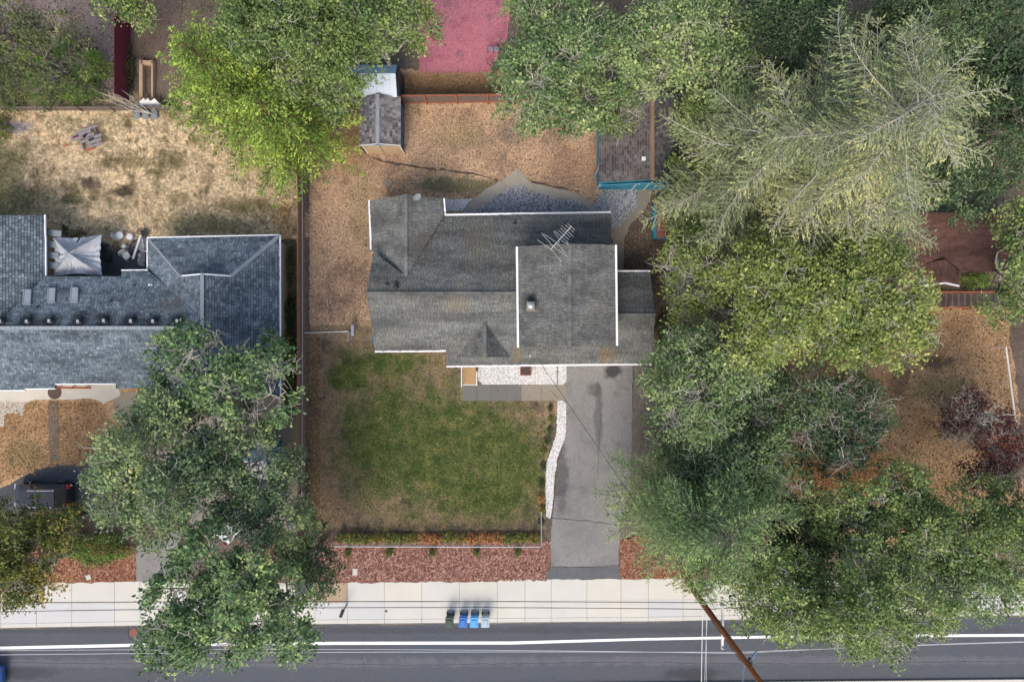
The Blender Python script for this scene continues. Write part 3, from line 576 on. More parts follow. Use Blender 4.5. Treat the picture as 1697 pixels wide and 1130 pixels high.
# ------------------------------------------------------------------ roofs
def clip(poly, a, b):
    """keep the side of poly to the left of a->b (2d)"""
    out = []; ex, ey = b[0] - a[0], b[1] - a[1]
    for i in range(len(poly)):
        p, q = poly[i], poly[(i + 1) % len(poly)]
        sp = ex * (p[1] - a[1]) - ey * (p[0] - a[0]); sq = ex * (q[1] - a[1]) - ey * (q[0] - a[0])
        if sp >= 0: out.append(p)
        if (sp >= 0) != (sq >= 0):
            t = sp / (sp - sq); out.append((p[0] + (q[0] - p[0]) * t, p[1] + (q[1] - p[1]) * t))
    return out
def shingle_face(mb, pts, rng, course=.15, tab=.32, lift=.03, gap=.022):
    pts = [V3(p) for p in pts]; n = Vector((0, 0, 0))
    for i in range(len(pts)): n += (pts[i] - pts[0]).cross(pts[(i + 1) % len(pts)] - pts[0])
    n.normalize()
    if n.z < 0: n = -n
    u = Vector((0, 0, 1)).cross(n)
    u = u.normalized() if u.length > 1e-4 else Vector((1, 0, 0)); v = n.cross(u)
    if v.z < 0: u, v = -u, -v
    o = pts[0]; p2 = [((p - o).dot(u), (p - o).dot(v)) for p in pts]
    v0, v1 = min(p[1] for p in p2), max(p[1] for p in p2); r = 0; y = v0
    while y < v1:
        strip = clip(clip(p2, (0, y), (1, y)), (1, y + course - .018), (0, y + course - .018))  # slit left between courses stands in for their shadow line
        if len(strip) >= 3:
            x0, x1 = min(p[0] for p in strip), max(p[0] for p in strip); x = x0 - rng.uniform(0, tab)
            while x < x1:
                wd = tab * rng.choice((.7, .85, 1, 1.15, 1.4)); dz = lift * rng.uniform(.7, 1.3)
                c = clip(clip(strip, (x + wd - gap, 0), (x + wd - gap, 1)), (x, 1), (x, 0))
                if len(c) >= 3:
                    def up(p): return o + u * p[0] + v * p[1] + n * (.004 + dz * (1 - (p[1] - y) / course))
                    top = [up(p) for p in c]; k = len(top); vs = list(top); fs = [tuple(range(k))]
                    lo = [i for i in range(k) if abs(c[i][1] - y) < 1e-6]
                    if len(lo) == 2:
                        a, b = lo; vs += [top[a] - n * (dz + .003), top[b] - n * (dz + .003)]; fs.append((a, b, k + 1, k))
                    mb.add(vs, fs)
                x += wd
        y += course; r += 1
def fix_up(o):
    """face the sheet's tops upwards"""
    bm = bmesh.new(); bm.from_mesh(o.data)
    for f in bm.faces:
        f.normal_update()
        if f.normal.z < -.2: f.normal_flip()
    bm.to_mesh(o.data); bm.free()
def roof(parent, faces, mat, base_mat, seed=0, course=.15, tab=.32, thick=.14, name='roof', gap=.022):
    rg = random.Random(seed); b = MB()
    for f in faces: b.slab([tuple(p) for p in f], thick)
    ro = b.build(name, base_mat, parent); s = MB()
    for f in faces: shingle_face(s, f, rg, course, tab, gap=gap)
    sh = s.build('shingles', mat, ro, kind='stuff'); fix_up(sh); return ro
def caps(ro, a, b, mat, n=None, w=.3):
    a, b = V3(a), V3(b); d = b - a; n = n or max(2, int(d.length / .3)); m = MB()
    for i in range(n):
        p, q = a + d * (i / n), a + d * ((i + 1.15) / n); m.beam(p + Vector((0, 0, .035)), q + Vector((0, 0, .055)), w, .03)
    o = m.build('ridge_cap', mat, ro, kind='stuff'); return o
def trim(parent, pts, mat, w=.12, h=.12, name='gutter', dz=0):
    for a, b in zip(pts[:-1], pts[1:]):
        m = MB(); m.beam((a[0], a[1], a[2] + dz), (b[0], b[1], b[2] + dz), w, h); m.build(name, mat, parent)
def walls(parent, px_z, ztop, mat, t=.0):
    pts = [P(x, y, z)[:2] for x, y, z in px_z]; m = MB(); m.prism(pts, -.02, ztop); return m.build('wall', mat, parent)

# ================================================================== THE SETTING
def rect(x0, y0, x1, y1): return [(x0, y0), (x1, y0), (x1, y1), (x0, y1)]
g = MB(); yn_, ys_ = P(0, 1000)[1], P(0, 1200)[1]
g.add([(-300, yn_, -.03), (300, yn_, -.03), (300, 300, -.03), (-300, 300, -.03)], [(0, 1, 2, 3)]); g.add([(-300, -300, -.03), (300, -300, -.03), (300, ys_, -.03), (-300, ys_, -.03)], [(0, 1, 2, 3)]); g.build('ground', M['soil'], kind='structure')
FIELD = [(-60, 178), (497, 172), (497, 396), (300, 396), (60, 398), (-60, 398)]
sheet('dry_field', FIELD, 0.0, M['dryfield'], amp=2)
YARD = [(507, 168), (842, 168), (1010, 150), (1010, 300), (1020, 380), (1090, 380), (1090, 560), (760, 560), (507, 560)]
sheet('back_yard', YARD, 0.0, M['dryyard'], amp=1.5)
LAWN = [(507, 540), (945, 540), (945, 655), (916, 700), (906, 780), (904, 884), (545, 884), (507, 884)]
sheet('front_lawn', LAWN, 0.004, M['lawn'], amp=1)
sheet('side_dirt', [(1015, 375), (1060, 330), (1125, 300), (1125, 610), (1015, 610)], 0.008, M['dirt'], amp=2.5)
sheet('neighbour_lawn', [(-60, 640), (230, 640), (230, 790), (150, 770), (60, 780), (0, 815), (-60, 830)], 0.0, M['orangelawn'], amp=2)
RLAWN = [(1230, 512), (1672, 512), (1690, 700), (1720, 900), (1250, 900), (1200, 700)]
sheet('right_lawn', RLAWN, 0.0, M['orangelawn'], amp=3)
sheet('far_right_ground', [(1672, 545), (1780, 545), (1780, 720), (1694, 700)], 0.004, M['dirt'], amp=1)
sheet('court_verge', [(640, 115), (860, 115), (860, 160), (640, 160)], 0.0, M['orangelawn'], amp=2)
sheet('painted_court', [(692, -60), (850, -60), (842, 60), (812, 122), (695, 123)], .02, M['court'], amp=.8)
sheet('mauve_paving', [(-60, -60), (206, -60), (206, 168), (-60, 168)], .01, M['mauve'])
sheet('garden_strip_ground', [(206, -60), (300, -60), (300, 178), (206, 178)], .004, M['dirt'], amp=2)
sheet('mulch_bed', [(548, 896), (906, 896), (914, 905), (911, 940), (900, 963), (430, 966), (430, 905)], .012, M['mulch'], amp=.8)
sheet('hedge_bed', [(507, 879), (904, 879), (904, 897), (507, 897)], .016, M['dirt'], amp=1)
sheet('corner_mulch_bed', [(1026, 893), (1060, 888), (1200, 900), (1200, 959), (1028, 960)], .012, M['mulch_red'], amp=1)
sheet('left_mulch_bed', [(-60, 900), (120, 900), (226, 905), (226, 964), (-60, 968)], .012, M['mulch_red'], amp=1)
sheet('driveway', [(939, 600), (1049, 600), (1047, 720), (1044, 818), (1027, 872), (1025, 938), (913, 939), (912, 900), (917, 845), (926, 765), (938, 715)], .02, M['asphalt'], amp=.5, step=10)
sheet('driveway_apron', [(913, 938), (1025, 937), (1029, 959), (901, 960)], .016, M['apron'], amp=.6)
sheet('driveway_verge', [(1049, 600), (1100, 600), (1100, 700), (1085, 830), (1040, 900), (1027, 893), (1027, 872), (1044, 818)], .012, M['edge_gravel'], amp=1.2)
sheet('neighbour_driveway', [(180, 650), (500, 650), (500, 890), (290, 890), (240, 800)], .006, M['concrete'], amp=1)
sheet('neighbour_asphalt_lane', [(10, 806), (48, 785), (95, 770), (152, 772), (175, 800), (170, 842), (100, 845), (-40, 850), (-40, 825)], .012, M['asphalt_dark'], amp=1.5)
sheet('neighbour_apron', [(226, 905), (300, 880), (300, 963), (226, 963)], .018, M['asphalt'], amp=.4)
# neighbour's pale front path with its rounded bays
def arc(cx, cy, rx, ry, a0, a1, n=10): return [(cx + rx * math.cos(R_(a0 + (a1 - a0) * i / n)), cy + ry * math.sin(R_(a0 + (a1 - a0) * i / n))) for i in range(n + 1)]
NPATH = [(-60, 636), (195, 636), (200, 655), (174, 668)] + arc(140, 672, 32, 12, 0, -120, 8) + [(96, 662), (62, 662)] + arc(62, 680, 24, 18, -90, -170, 6) + [(38, 688), (30, 688)] + arc(20, 690, 14, 6, -20, -160, 5) + [(7, 706), (-60, 706)]
sheet('front_path', NPATH, .02, M['patio_white'], amp=.3, step=5)
sheet('gravel_walk', [(80, 664), (98, 664), (98, 764), (84, 766), (80, 735)], .01, M['edge_gravel'], amp=.8)
sheet('fence_line_gravel', [(500, 235), (513, 235), (513, 880), (500, 880)], .008, M['verge_dark'], amp=.8)
# road, kerb and pavement
def curve_y(x, pts):
    for (a, b), (c, d) in zip(pts[:-1], pts[1:]):
        if x <= c: return b + (d - b) * (x - a) / (c - a)
    return pts[-1][1]
TOP = [(-300, 968), (100, 965), (232, 963), (560, 963), (1100, 957), (1400, 962), (1697, 976), (2000, 992)]
BOT = [(-300, 1043), (0, 1040), (232, 1035.5), (560, 1033), (1100, 1028.5), (1400, 1022), (1697, 1019), (2000, 1018)]
MID = [(-300, 1003), (232, 998), (560, 998), (1100, 993), (1697, 992), (2000, 996)]
sheet('road', [(x, curve_y(x, BOT) + 1) for x in range(-300, 2001, 100)] + [(2000, 1126), (1697, 1126), (1240, 1130.5), (700, 1136), (-300, 1142)], -.12, M['road'])
sheet('shoulder', [(-300, 1020)] + [(x, curve_y(x, BOT) - 4) for x in (-200, 600, 1100, 1700)] + [(2000, 1010), (7000, 1010), (7000, 1180), (-6000, 1180), (-6000, 1020)], -.14, M['road'])
sheet('road_edge_line', [(-300, 1072)] + [(0, 1072), (232, 1067), (560, 1064), (848, 1063.5), (1060, 1058), (1320, 1053), (1697, 1051), (2000, 1051), (2000, 1055.5), (1697, 1055.5), (1320, 1057.5), (1060, 1062), (848, 1068.5), (560, 1069), (232, 1072), (0, 1077), (-300, 1078)], -.115, M['line'])
ribbon_pts = None
sheet('gutter_dirt', [(x, curve_y(x, BOT) + .3) for x in range(-300, 2001, 60)] + [(x, curve_y(x, BOT) + 3.2 + 1.2 * math.sin(x * .031) + .8 * math.sin(x * .11)) for x in range(2000, -301, -20)], -.117, M['edge_gravel'])
# the road cut is lower than the pavement: fill under the slabs
fill = MB(); fill.prism([P(x, curve_y(x, TOP))[:2] for x in range(-300, 2001, 100)] + [P(x, curve_y(x, BOT) - 6)[:2] for x in range(2000, -301, -100)], -.16, -.004); fill.build('pavement_bed', M['concrete'], kind='structure')
pv = empty('sidewalk', P(0, 1000)); pv['kind'] = 'structure'
JX = [-230, -170, -110, -50, 1, 60.5, 119, 190, 232, 292, 350, 410, 468, 522, 576, 637, 699, 761.5, 824, 870, 913.5, 972.6, 1029, 1074.5, 1132, 1172, 1230, 1290, 1350, 1412, 1470, 1528, 1586, 1672, 1730, 1790, 1850]
rg = random.Random(4)
for r, (A, B) in enumerate(((TOP, MID), (MID, BOT))):
    for i, (x0, x1) in enumerate(zip(JX[:-1], JX[1:])):
        kb = 7 if r else 0
        q = [(x0 + .35, curve_y(x0, A) + (.3 if r else 0)), (x1 - .35, curve_y(x1, A) + (.3 if r else 0)), (x1 - .35, curve_y(x1, B) - kb), (x0 + .35, curve_y(x0, B) - kb)]
        mt = M[rg.choice(['pave', 'pave', 'pave2', 'pave2', 'pave3' if r else 'pave'])]
        if r and x0 in (60.5, 119, 1074.5, 522, 576): mt = M['pave3']
        if not r and x0 == 522: mt = M['pave_rust']
        dz = rg.uniform(0, .006); m = MB(); m.prism([P(*p)[:2] for p in q], -.1, .008 + dz); m.build('slab', mt, pv)
kb = empty('kerb', P(0, 1033)); kb['kind'] = 'structure'
for x0, x1 in zip(JX[:-1], JX[1:]):
    m = MB(); m.prism([P(*p)[:2] for p in [(x0 + .3, curve_y(x0, BOT) - 6.5), (x1 - .3, curve_y(x1, BOT) - 6.5), (x1 - .3, curve_y(x1, BOT)), (x0 + .3, curve_y(x0, BOT))]], -.15, .012); m.build('kerb_stone', M['pave'], kb)
m = MB(); m.prism([P(x, y)[:2] for x, y in [(-300, 1142), (700, 1136), (1240, 1130), (1697, 1125.5), (2000, 1125), (2000, 1230), (-300, 1230)]], -.15, .01); m.build('far_sidewalk', M['pave2'], kind='structure')
# front walkway flags, ramp, gravel
wk = empty('front_walkway', P(850, 652)); wk['kind'] = 'structure'
for x0, x1, mt in ((766, 790, 'concrete_wet'), (790, 814, 'concrete_wet'), (814, 839, 'concrete_wet'), (839, 864, 'concrete_wet'), (864, 897, 'concrete'), (897, 938, 'concrete')):
    m = MB(); m.prism([P(*p)[:2] for p in rect(x0 + .4, 637.5, x1 - .4, 664)], -.02, .03); m.build('slab', M[mt], wk)
GW = [(792, 598), (938, 598), (939, 630), (934, 637), (800, 637), (792, 629)]
sheet('white_gravel_bed', GW, .02, M['gravel_white'], amp=.5)
GS = [(924, 664), (933, 664), (938, 668), (938, 712), (935, 728), (924, 757), (919, 790), (915, 842), (912, 858), (905, 856), (904, 800), (906, 768), (914, 742), (922, 720)]
sheet('white_gravel_strip', GS, .03, M['gravel_white'], amp=.5)
GD = [(760, 358), (795, 338), (825, 318), (860, 305), (880, 318), (920, 328), (960, 335), (985, 352), (985, 365), (760, 365)]
sheet('grey_gravel_bed', GD, .012, M['gravel_dark'], amp=.5)
GD2 = [(1000, 312), (1055, 312), (1056, 340), (1045, 358), (1020, 380), (985, 370), (978, 345)]
sheet('side_gravel_bed', GD2, .010, M['gravel_dark'], amp=.8)
sheet('white_gravel_patch', [(735, 331), (783, 330), (765, 350), (735, 350)], .012, M['gravel_white'], amp=.5)
sheet('side_path', [(1058, 300), (1082, 300), (1078, 330), (1066, 352), (1045, 372), (1035, 395), (1032, 460), (1016, 460), (1016, 378), (1040, 352), (1054, 336)], .026, M['concrete'], amp=.4)
cp = empty('curved_path', P(857, 300)); cp['kind'] = 'structure'
inner = [(782, 356), (800, 340), (822, 325), (846, 313), (862, 306), (888, 320), (918, 327), (945, 331), (968, 341), (985, 356)]
outer = [(764, 352), (784, 331), (806, 313), (829, 301), (857, 281), (880, 303), (915, 311), (950, 319), (974, 330), (994, 356)]
for i in range(len(inner) - 1):
    q = [inner[i], inner[i + 1], outer[i + 1], outer[i]]; c = (sum(p[0] for p in q) / 4, sum(p[1] for p in q) / 4)
    q = [(c[0] + (p[0] - c[0]) * .985, c[1] + (p[1] - c[1]) * .985) for p in q]
    m = MB(); m.prism([P(*p)[:2] for p in q], -.02, .035 + .004 * (i % 2)); m.build('slab', M['path'], cp)
M['st_white'] = stone_mat('white_stones', [hexc((143, 143, 141)), hexc((201, 201, 198)), hexc((236, 236, 234)), hexc((220, 218, 210))])
M['st_grey'] = stone_mat('mixed_grey_stones', [hexc((74, 78, 85)), hexc((112, 117, 125)), hexc((147, 152, 160)), hexc((196, 197, 200)), hexc((123, 120, 118))])
M['chips'] = stone_mat('bark_chips', [hexc((69, 44, 38)), hexc((110, 74, 64)), hexc((139, 98, 85)), hexc((181, 149, 134))])
M['chips_red'] = stone_mat('rust_bark_chips', [hexc((70, 41, 29)), hexc((112, 69, 52)), hexc((142, 96, 73)), hexc((171, 136, 112))])
M['litter'] = stone_mat('fallen_leaves', [hexc((58, 44, 30)), hexc((92, 70, 48)), hexc((138, 106, 66)), hexc((168, 138, 85))])
M['flecks'] = stone_mat('pale_flecks', [hexc((138, 122, 96)), hexc((181, 168, 140)), hexc((205, 191, 106))])
stones('white_gravel', GW, 7000, M['st_white'], .03, 1, .02); stones('white_gravel', GS, 8000, M['st_white'], .032, 2, .03)
stones('white_gravel', [(735, 331), (783, 330), (765, 350), (735, 350)], 1200, M['st_white'], .04, 9, .012)
stones('grey_gravel', GD, 11000, M['st_grey'], .05, 3, .012); stones('grey_gravel', GD2, 6500, M['st_grey'], .05, 4, .012)
stones('bark_mulch', [(548, 898), (912, 898), (905, 961), (440, 964), (440, 905)], 15000, M['chips'], .045, 5, .015, flat=.4, sx=2)
stones('bark_mulch', [(1028, 893), (1200, 893), (1200, 957), (1030, 957)], 7000, M['chips_red'], .045, 6, .015, flat=.4, sx=2)
stones('bark_mulch', [(-40, 905), (226, 905), (224, 962), (-40, 966)], 7000, M['chips_red'], .045, 7, .015, flat=.4, sx=2)
HOUSE_FP = [(622, 340), (735, 345), (1012, 370), (1020, 450), (1075, 452), (1075, 598), (745, 598), (740, 575), (625, 575)]
tufts('long_grass', FIELD, 150000, M['straw'], H=.36, W=.04, lean=2.6, seed=1, comb=1, label='long dry tan grass combed into swirls over the left back yard')
tufts('short_dry_grass', YARD, 60000, M['dryyard'], H=.09, W=.03, lean=1.0, seed=2, excl=[HOUSE_FP, GD, GD2])
tufts('lawn_grass', [(509, 565), (760, 565), (762, 664), (904, 664), (904, 740), (898, 870), (545, 880), (509, 880)], 90000, M['lawn'], H=.09, W=.03, lean=1.0, seed=3, excl=[HOUSE_FP])
tufts('parched_grass', [(1240, 515), (1668, 515), (1686, 700), (1700, 880), (1260, 880)], 60000, M['orangelawn'], H=.1, W=.035, lean=1.0, seed=4)
tufts('parched_grass', [(-20, 665), (170, 668), (225, 780), (150, 768), (60, 776), (-20, 812)], 20000, M['orangelawn'], H=.1, W=.035, lean=1.0, seed=5)
tufts('verge_grass', [(660, 124), (850, 124), (850, 155), (670, 157)], 12000, M['orangelawn'], H=.3, W=.03, lean=.9, seed=6)
M['greenweed'] = gmat('green_weeds', [hexc((75, 84, 40), .9), hexc((102, 112, 58), .9), hexc((124, 122, 66), .9)], patch=.8, mid=3)
for i, (x, y, r, n) in enumerate(((30, 245, 45, 1200), (20, 330, 60, 2200), (110, 210, 30, 900), (60, 350, 50, 1800), (345, 370, 90, 2800), (190, 205, 30, 700), (440, 350, 40, 1500), (205, 265, 40, 700))):
    tufts('green_weeds', arc(x, y, r, r * .45, 0, 340, 10), n, M['greenweed'], H=.3, W=.035, lean=1.6, seed=20 + i, comb=1)
stones('fallen_leaves', YARD, 2600, M['litter'], .035, 11, .02, flat=.2); stones('fallen_leaves', RLAWN, 3500, M['litter'], .06, 12, .02, flat=.2)
stones('fallen_leaves', LAWN, 900, M['litter'], .03, 13, .03, flat=.2); stones('fallen_leaves', [(1015, 390), (1120, 380), (1120, 600), (1015, 600)], 900, M['litter'], .035, 14, .02, flat=.2)
stones('fallen_leaves', LAWN, 160, M['flecks'], .03, 15, .05, flat=.2); stones('fallen_leaves', FIELD, 500, M['flecks'], .04, 16, .15, flat=.3)
stones('fallen_leaves', [(-20, 668), (170, 668), (170, 775), (-20, 800)], 700, M['litter'], .05, 17, .02, flat=.2)
stones('fallen_leaves', [(507, 560), (530, 560), (530, 880), (507, 880)], 3000, M['litter'], .04, 18, .02, flat=.2)
# thin things on the ground: cracks, edging line, dark lawn line, trench
def ribbon(name, pts, w, z, mat, kind='structure', wob=.6, seed=0, h=.006, label=None, cat=None):
    rg = random.Random(seed); out = []
    for (a, b) in zip(pts[:-1], pts[1:]):
        n = max(1, int(math.hypot(b[0] - a[0], b[1] - a[1]) / 7))
        for i in range(n): out.append((a[0] + (b[0] - a[0]) * i / n + rg.gauss(0, wob), a[1] + (b[1] - a[1]) * i / n + rg.gauss(0, wob)))
    out.append(pts[-1]); m = MB(); m.tube([(*P(x, y)[:2], z) for x, y in out], [w * rg.uniform(.6, 1.3) for _ in out], 5)
    o = m.build(name, mat, kind=kind) if kind else m.build(name, mat)
    return tag(o, label, cat)
ribbon('crack', [(912, 858), (950, 861), (1000, 866), (1022, 870)], .022, .018, M['crack'])
ribbon('crack', [(988, 630), (994, 640), (995, 700), (990, 790)], .014, .014, M['crack'], seed=2)
ribbon('crack', [(914, 938), (970, 940), (1026, 937)], .02, .016, M['crack'], seed=3)
ribbon('crack', [(1049, 606), (1048, 680)], .02, .016, M['crack'], seed=4)
ribbon('drain_trench', [(597, 245), (608, 258), (635, 268), (690, 277), (740, 283), (790, 289), (825, 299)], .10, -.05, M['dirt'], seed=5)
ribbon('drain_trench', [(880, 302), (900, 305), (925, 310), (960, 318)], .08, -.04, M['dirt'], seed=6)
ribbon('lawn_dark_line', [(638, 630), (690, 678), (740, 730), (775, 768), (800, 800)], .03, -.008, M['dirt'], seed=7)  # thin dark line running across the lawn
ribbon('crack', [(-20, 1098), (180, 1101), (420, 1099), (700, 1103), (980, 1098), (1300, 1101), (1700, 1096)], .008, -.117, M['crack'], seed=21)
ribbon('crack', [(598, 1036), (602, 1060), (599, 1085), (604, 1112)], .008, -.117, M['crack'], seed=22)
ribbon('tar_patch', [(210, 1036), (211, 1058), (222, 1064), (240, 1064)], .03, -.125, M['crack'], seed=8)
m = MB(); m.lathe((*P(220, 1049)[:2], -.119), [(.3, 0), (.3, .012), (.26, .014)], 20); tag(m.build('manhole_cover', M['terracotta'], kind=None), 'rusty round manhole cover in the road beside the tree', 'manhole cover')
m = MB(); m.lathe((*P(644, 303)[:2], 0), [(.3, 0), (.3, .06), (.27, .07)], 20); o = m.build('septic_lid', M['concrete']); tag(o, 'round tan concrete lid set in the dry back yard north of the house', 'lid')

# ================================================================== MAIN HOUSE
hs = empty('grey_roofed_house', P(848, 480), 'main grey shingled house with a raised upper storey, L-shaped lower roofs and white gutters', 'house')
S = Plane((0, 3.08, 4.9), 0, .54); N_ = Plane((0, 3.08, 4.9), 0, -.43)
rY = S.at(940, 522); N2 = Plane(rY, 0, -.54)
w0 = N_.at(673, 458); WE = Plane(w0, -.6, 0); WW = Plane(w0, .6, 0)
rid = lambda x, y, z: P(x, y, z)
faces = [[S.at(*p) for p in [(607, 486), (940, 486), (940, 522), (1086, 522), (1078, 603), (740, 606), (740, 581), (622, 582)]],
         [N_.at(*p) for p in [(607, 486), (1016, 486), (1012, 352), (737, 356), (673, 458), (619, 418)]],
         [N2.at(*p) for p in [(940, 522), (1086, 522), (1077, 450), (940, 450)]],
         [WE.at(*p) for p in [(673, 322), (735, 330), (737, 356), (673, 458)]],
         [WW.at(*p) for p in [(673, 458), (619, 418), (616, 413), (613, 333), (673, 322)]]]
# little front gablet
gz = S.at(803.6, 537)[2] + .12; gp = tuple(a + b * .0 for a, b in zip(S.at(803.6, 534), (0, 0, 0))); gf = P(803.6, 592, gz + .5); gl = S.at(757, 592); gr = S.at(846, 592)
faces += [[gp, gf, gl], [gp, gr, gf]]
ro = roof(hs, faces, M['sh_main'], M['felt_shadow'], 1, course=.165, tab=.24)
caps(ro, S.at(608, 486), S.at(858, 486), M['sh_main'], w=.2); caps(ro, S.at(1024, 522), S.at(1085, 522), M['sh_main'], w=.2)
caps(ro, w0, WE.at(673, 323), M['sh_main'], w=.2); caps(ro, gp, gf, M['sh_main'], w=.2)
m = MB(); m.add([gl, gr, gf], [(0, 1, 2)]); m.build('gable_wall', M['siding'], hs)
ux = P(944, 490, 6.9)[0]; UW = Plane((ux, 0, 6.9), .40, 0); UE = Plane((ux, 0, 6.9), -.40, 0)
ur = roof(hs, [[UW.at(*p) for p in [(944, 404), (944, 573), (859, 575), (857, 409)]], [UE.at(*p) for p in [(944, 404), (1020, 406), (1022, 572), (944, 573)]]], M['sh_main'], M['felt_shadow'], 2, course=.165, tab=.24, name='upper_roof')
caps(ur, UW.at(944, 405), UW.at(944, 572), M['sh_main'], w=.2)
G = M['white']
trim(hs, [WW.at(612, 332), WW.at(615, 414)], G, .13, .1); trim(hs, [WE.at(736, 329), WE.at(738, 357)], G, .1, .1)
trim(hs, [N_.at(736, 356.5), N_.at(1012.5, 352)], G, .13, .1); trim(hs, [N2.at(1022, 449.5), N2.at(1077.5, 449.5)], G, .12, .1)
trim(hs, [S.at(621.5, 582.5), S.at(739, 581.5)], G, .13, .1); trim(hs, [S.at(740, 607), S.at(1079, 603.5)], G, .13, .1)
trim(hs, [UW.at(856.5, 409), UW.at(858.5, 576)], G, .13, .12); trim(hs, [UE.at(1020.5, 406), UE.at(1022.5, 573)], G, .13, .12)
walls(hs, [(627, 478, 2.5), (627, 574, 2.5), (746, 574, 2.5), (746, 596, 2.3), (1070, 595, 2.3), (1070, 458, 2.3), (1005, 458, 2.3), (1005, 364, 2.3), (728, 364, 2.3), (728, 340, 2.5), (622, 340, 2.5)], 2.25, M['siding'])
walls(hs, [(865, 415, 5.2), (865, 567, 5.2), (1014, 567, 5.2), (1014, 415, 5.2)], 5.45, M['siding'])
def winbox(parent, c, along, wd, ht, outn, mat_f=None, name='window'):
    """c centre on the wall, along unit vector, outn unit normal"""
    a, n = V3(along), V3(outn); c = V3(c); m = MB()
    for s in (-1, 1): m.beam(c + a * s * wd / 2 + Vector((0, 0, -ht / 2)) + n * .03, c + a * s * wd / 2 + Vector((0, 0, ht / 2)) + n * .03, .07, .07)
    for s in (-1, 1): m.beam(c + Vector((0, 0, s * ht / 2)) - a * wd / 2 + n * .03, c + Vector((0, 0, s * ht / 2)) + a * wd / 2 + n * .03, .09, .07)
    f = m.build(name, M['white_wood'], parent); g_ = MB(); g_.beam(c - a * wd / 2 + n * .015, c + a * wd / 2 + n * .015, .02, ht); g_.build('pane', M['glass'], f); return f
yS = P(0, 596, 2.3)[1]; 
winbox(hs, (-2.9, yS, 1.4), (1, 0, 0), 1.5, 1.1, (0, -1, 0)); winbox(hs, (1.6, yS, 1.4), (1, 0, 0), 1.8, 1.1, (0, -1, 0))
m = MB(); m.box((6.4, yS - .03, 1.1), (4.6, .06, 2.1)); gd = m.build('garage_door', M['white_wood'], hs)
m = MB(); m.box((-.9, yS - .03, 1.05), (.95, .05, 2.05)); m.build('front_door', M['siding_blue2'], hs)
ySl = P(0, 574, 2.5)[1]; winbox(hs, (-7.2, ySl, 1.5), (1, 0, 0), 1.6, 1.1, (0, -1, 0))
# blue downpipe corner of the left gable end
m = MB(); q = P(619, 562, 1.6); m.box((q[0] + .05, q[1], 1.0), (.16, .5, 1.9)); m.build('side_meter_box', M['siding_blue2'], hs)
# roof fittings
def pipe(parent, base, h, r, mat, name='vent_pipe', cap=False):
    m = MB(); m.lathe(base, [(r * 2.1, 0), (r * 2.0, .03), (r, .05), (r, h)] + ([(r * 1.5, h), (r * 1.5, h + .06), (r * .5, h + .1)] if cap else []), 12); return m.build(name, mat, parent)
pipe(hs, N_.at(853, 371), .22, .07, M['dark']); pipe(hs, N_.at(641.5, 472), .22, .07, M['dark']); pipe(hs, N_.at(656, 469.5), .2, .06, M['dark']); pipe(hs, N_.at(657, 476.5), .25, .1, M['dark'])
ch = UW.at(879, 508); m = MB(); m.box((ch[0], ch[1], ch[2] + .2), (.42, .52, .55)); cn = m.build('chimney', M['brick'], hs)
m = MB(); m.box((ch[0], ch[1], ch[2] + .49), (.5, .6, .05)); m.build('chimney_crown', M['concrete'], cn)
m = MB(); m.lathe((ch[0], ch[1] + .05, ch[2] + .51), [(.14, 0), (.14, .22), (.21, .24), (.2, .28), (.04, .36)], 14); m.build('flue_cap', M['galv'], cn)
mp = S.at(876, 588); m = MB(); m.tube([mp, (mp[0] + .05, mp[1], mp[2] + .7)], .03, 8); m.tube([(mp[0] + .05, mp[1], mp[2] + .7), (mp[0] + .12, mp[1] - .12, mp[2] + .68)], .045, 8); m.build('service_mast', M['galv'], hs)
# satellite dish
dp = WE.at(692, 330); sdh = empty('satellite_dish', dp, 'small pale satellite dish on the north-west roof edge', 'satellite dish')
m = MB(); m.tube([dp, (dp[0], dp[1], dp[2] + .4), (dp[0] + .1, dp[1] - .1, dp[2] + .5)], .022, 8); m.build('mast', M['galv'], sdh)
bm_ = MB(); vs = []; fs = []; dn = Vector((.5, -.75, .45)).normalized(); da = dn.cross(Vector((0, 0, 1))).normalized(); db = da.cross(dn)
cc = Vector(dp) + Vector((.0, .06, .55))
for ir, rr in enumerate((.0, .12, .22, .3)):
    for k in range(16):
        th = 2 * math.pi * k / 16; vs.append(cc + da * rr * math.cos(th) + db * rr * math.sin(th) + dn * rr * rr * .9)
for ir in range(3):
    for k in range(16): fs.append((ir * 16 + k, ir * 16 + (k + 1) % 16, (ir + 1) * 16 + (k + 1) % 16, (ir + 1) * 16 + k))
bm_.add(vs, fs); bm_.build('reflector', M['grey_plastic'], sdh, smooth=True)
m = MB(); m.tube([cc - db * .25, cc + dn * .38], .012, 6); m.box(tuple(cc + dn * .38), (.06, .06, .08)); m.build('feed_arm', M['grey_plastic'], sdh)
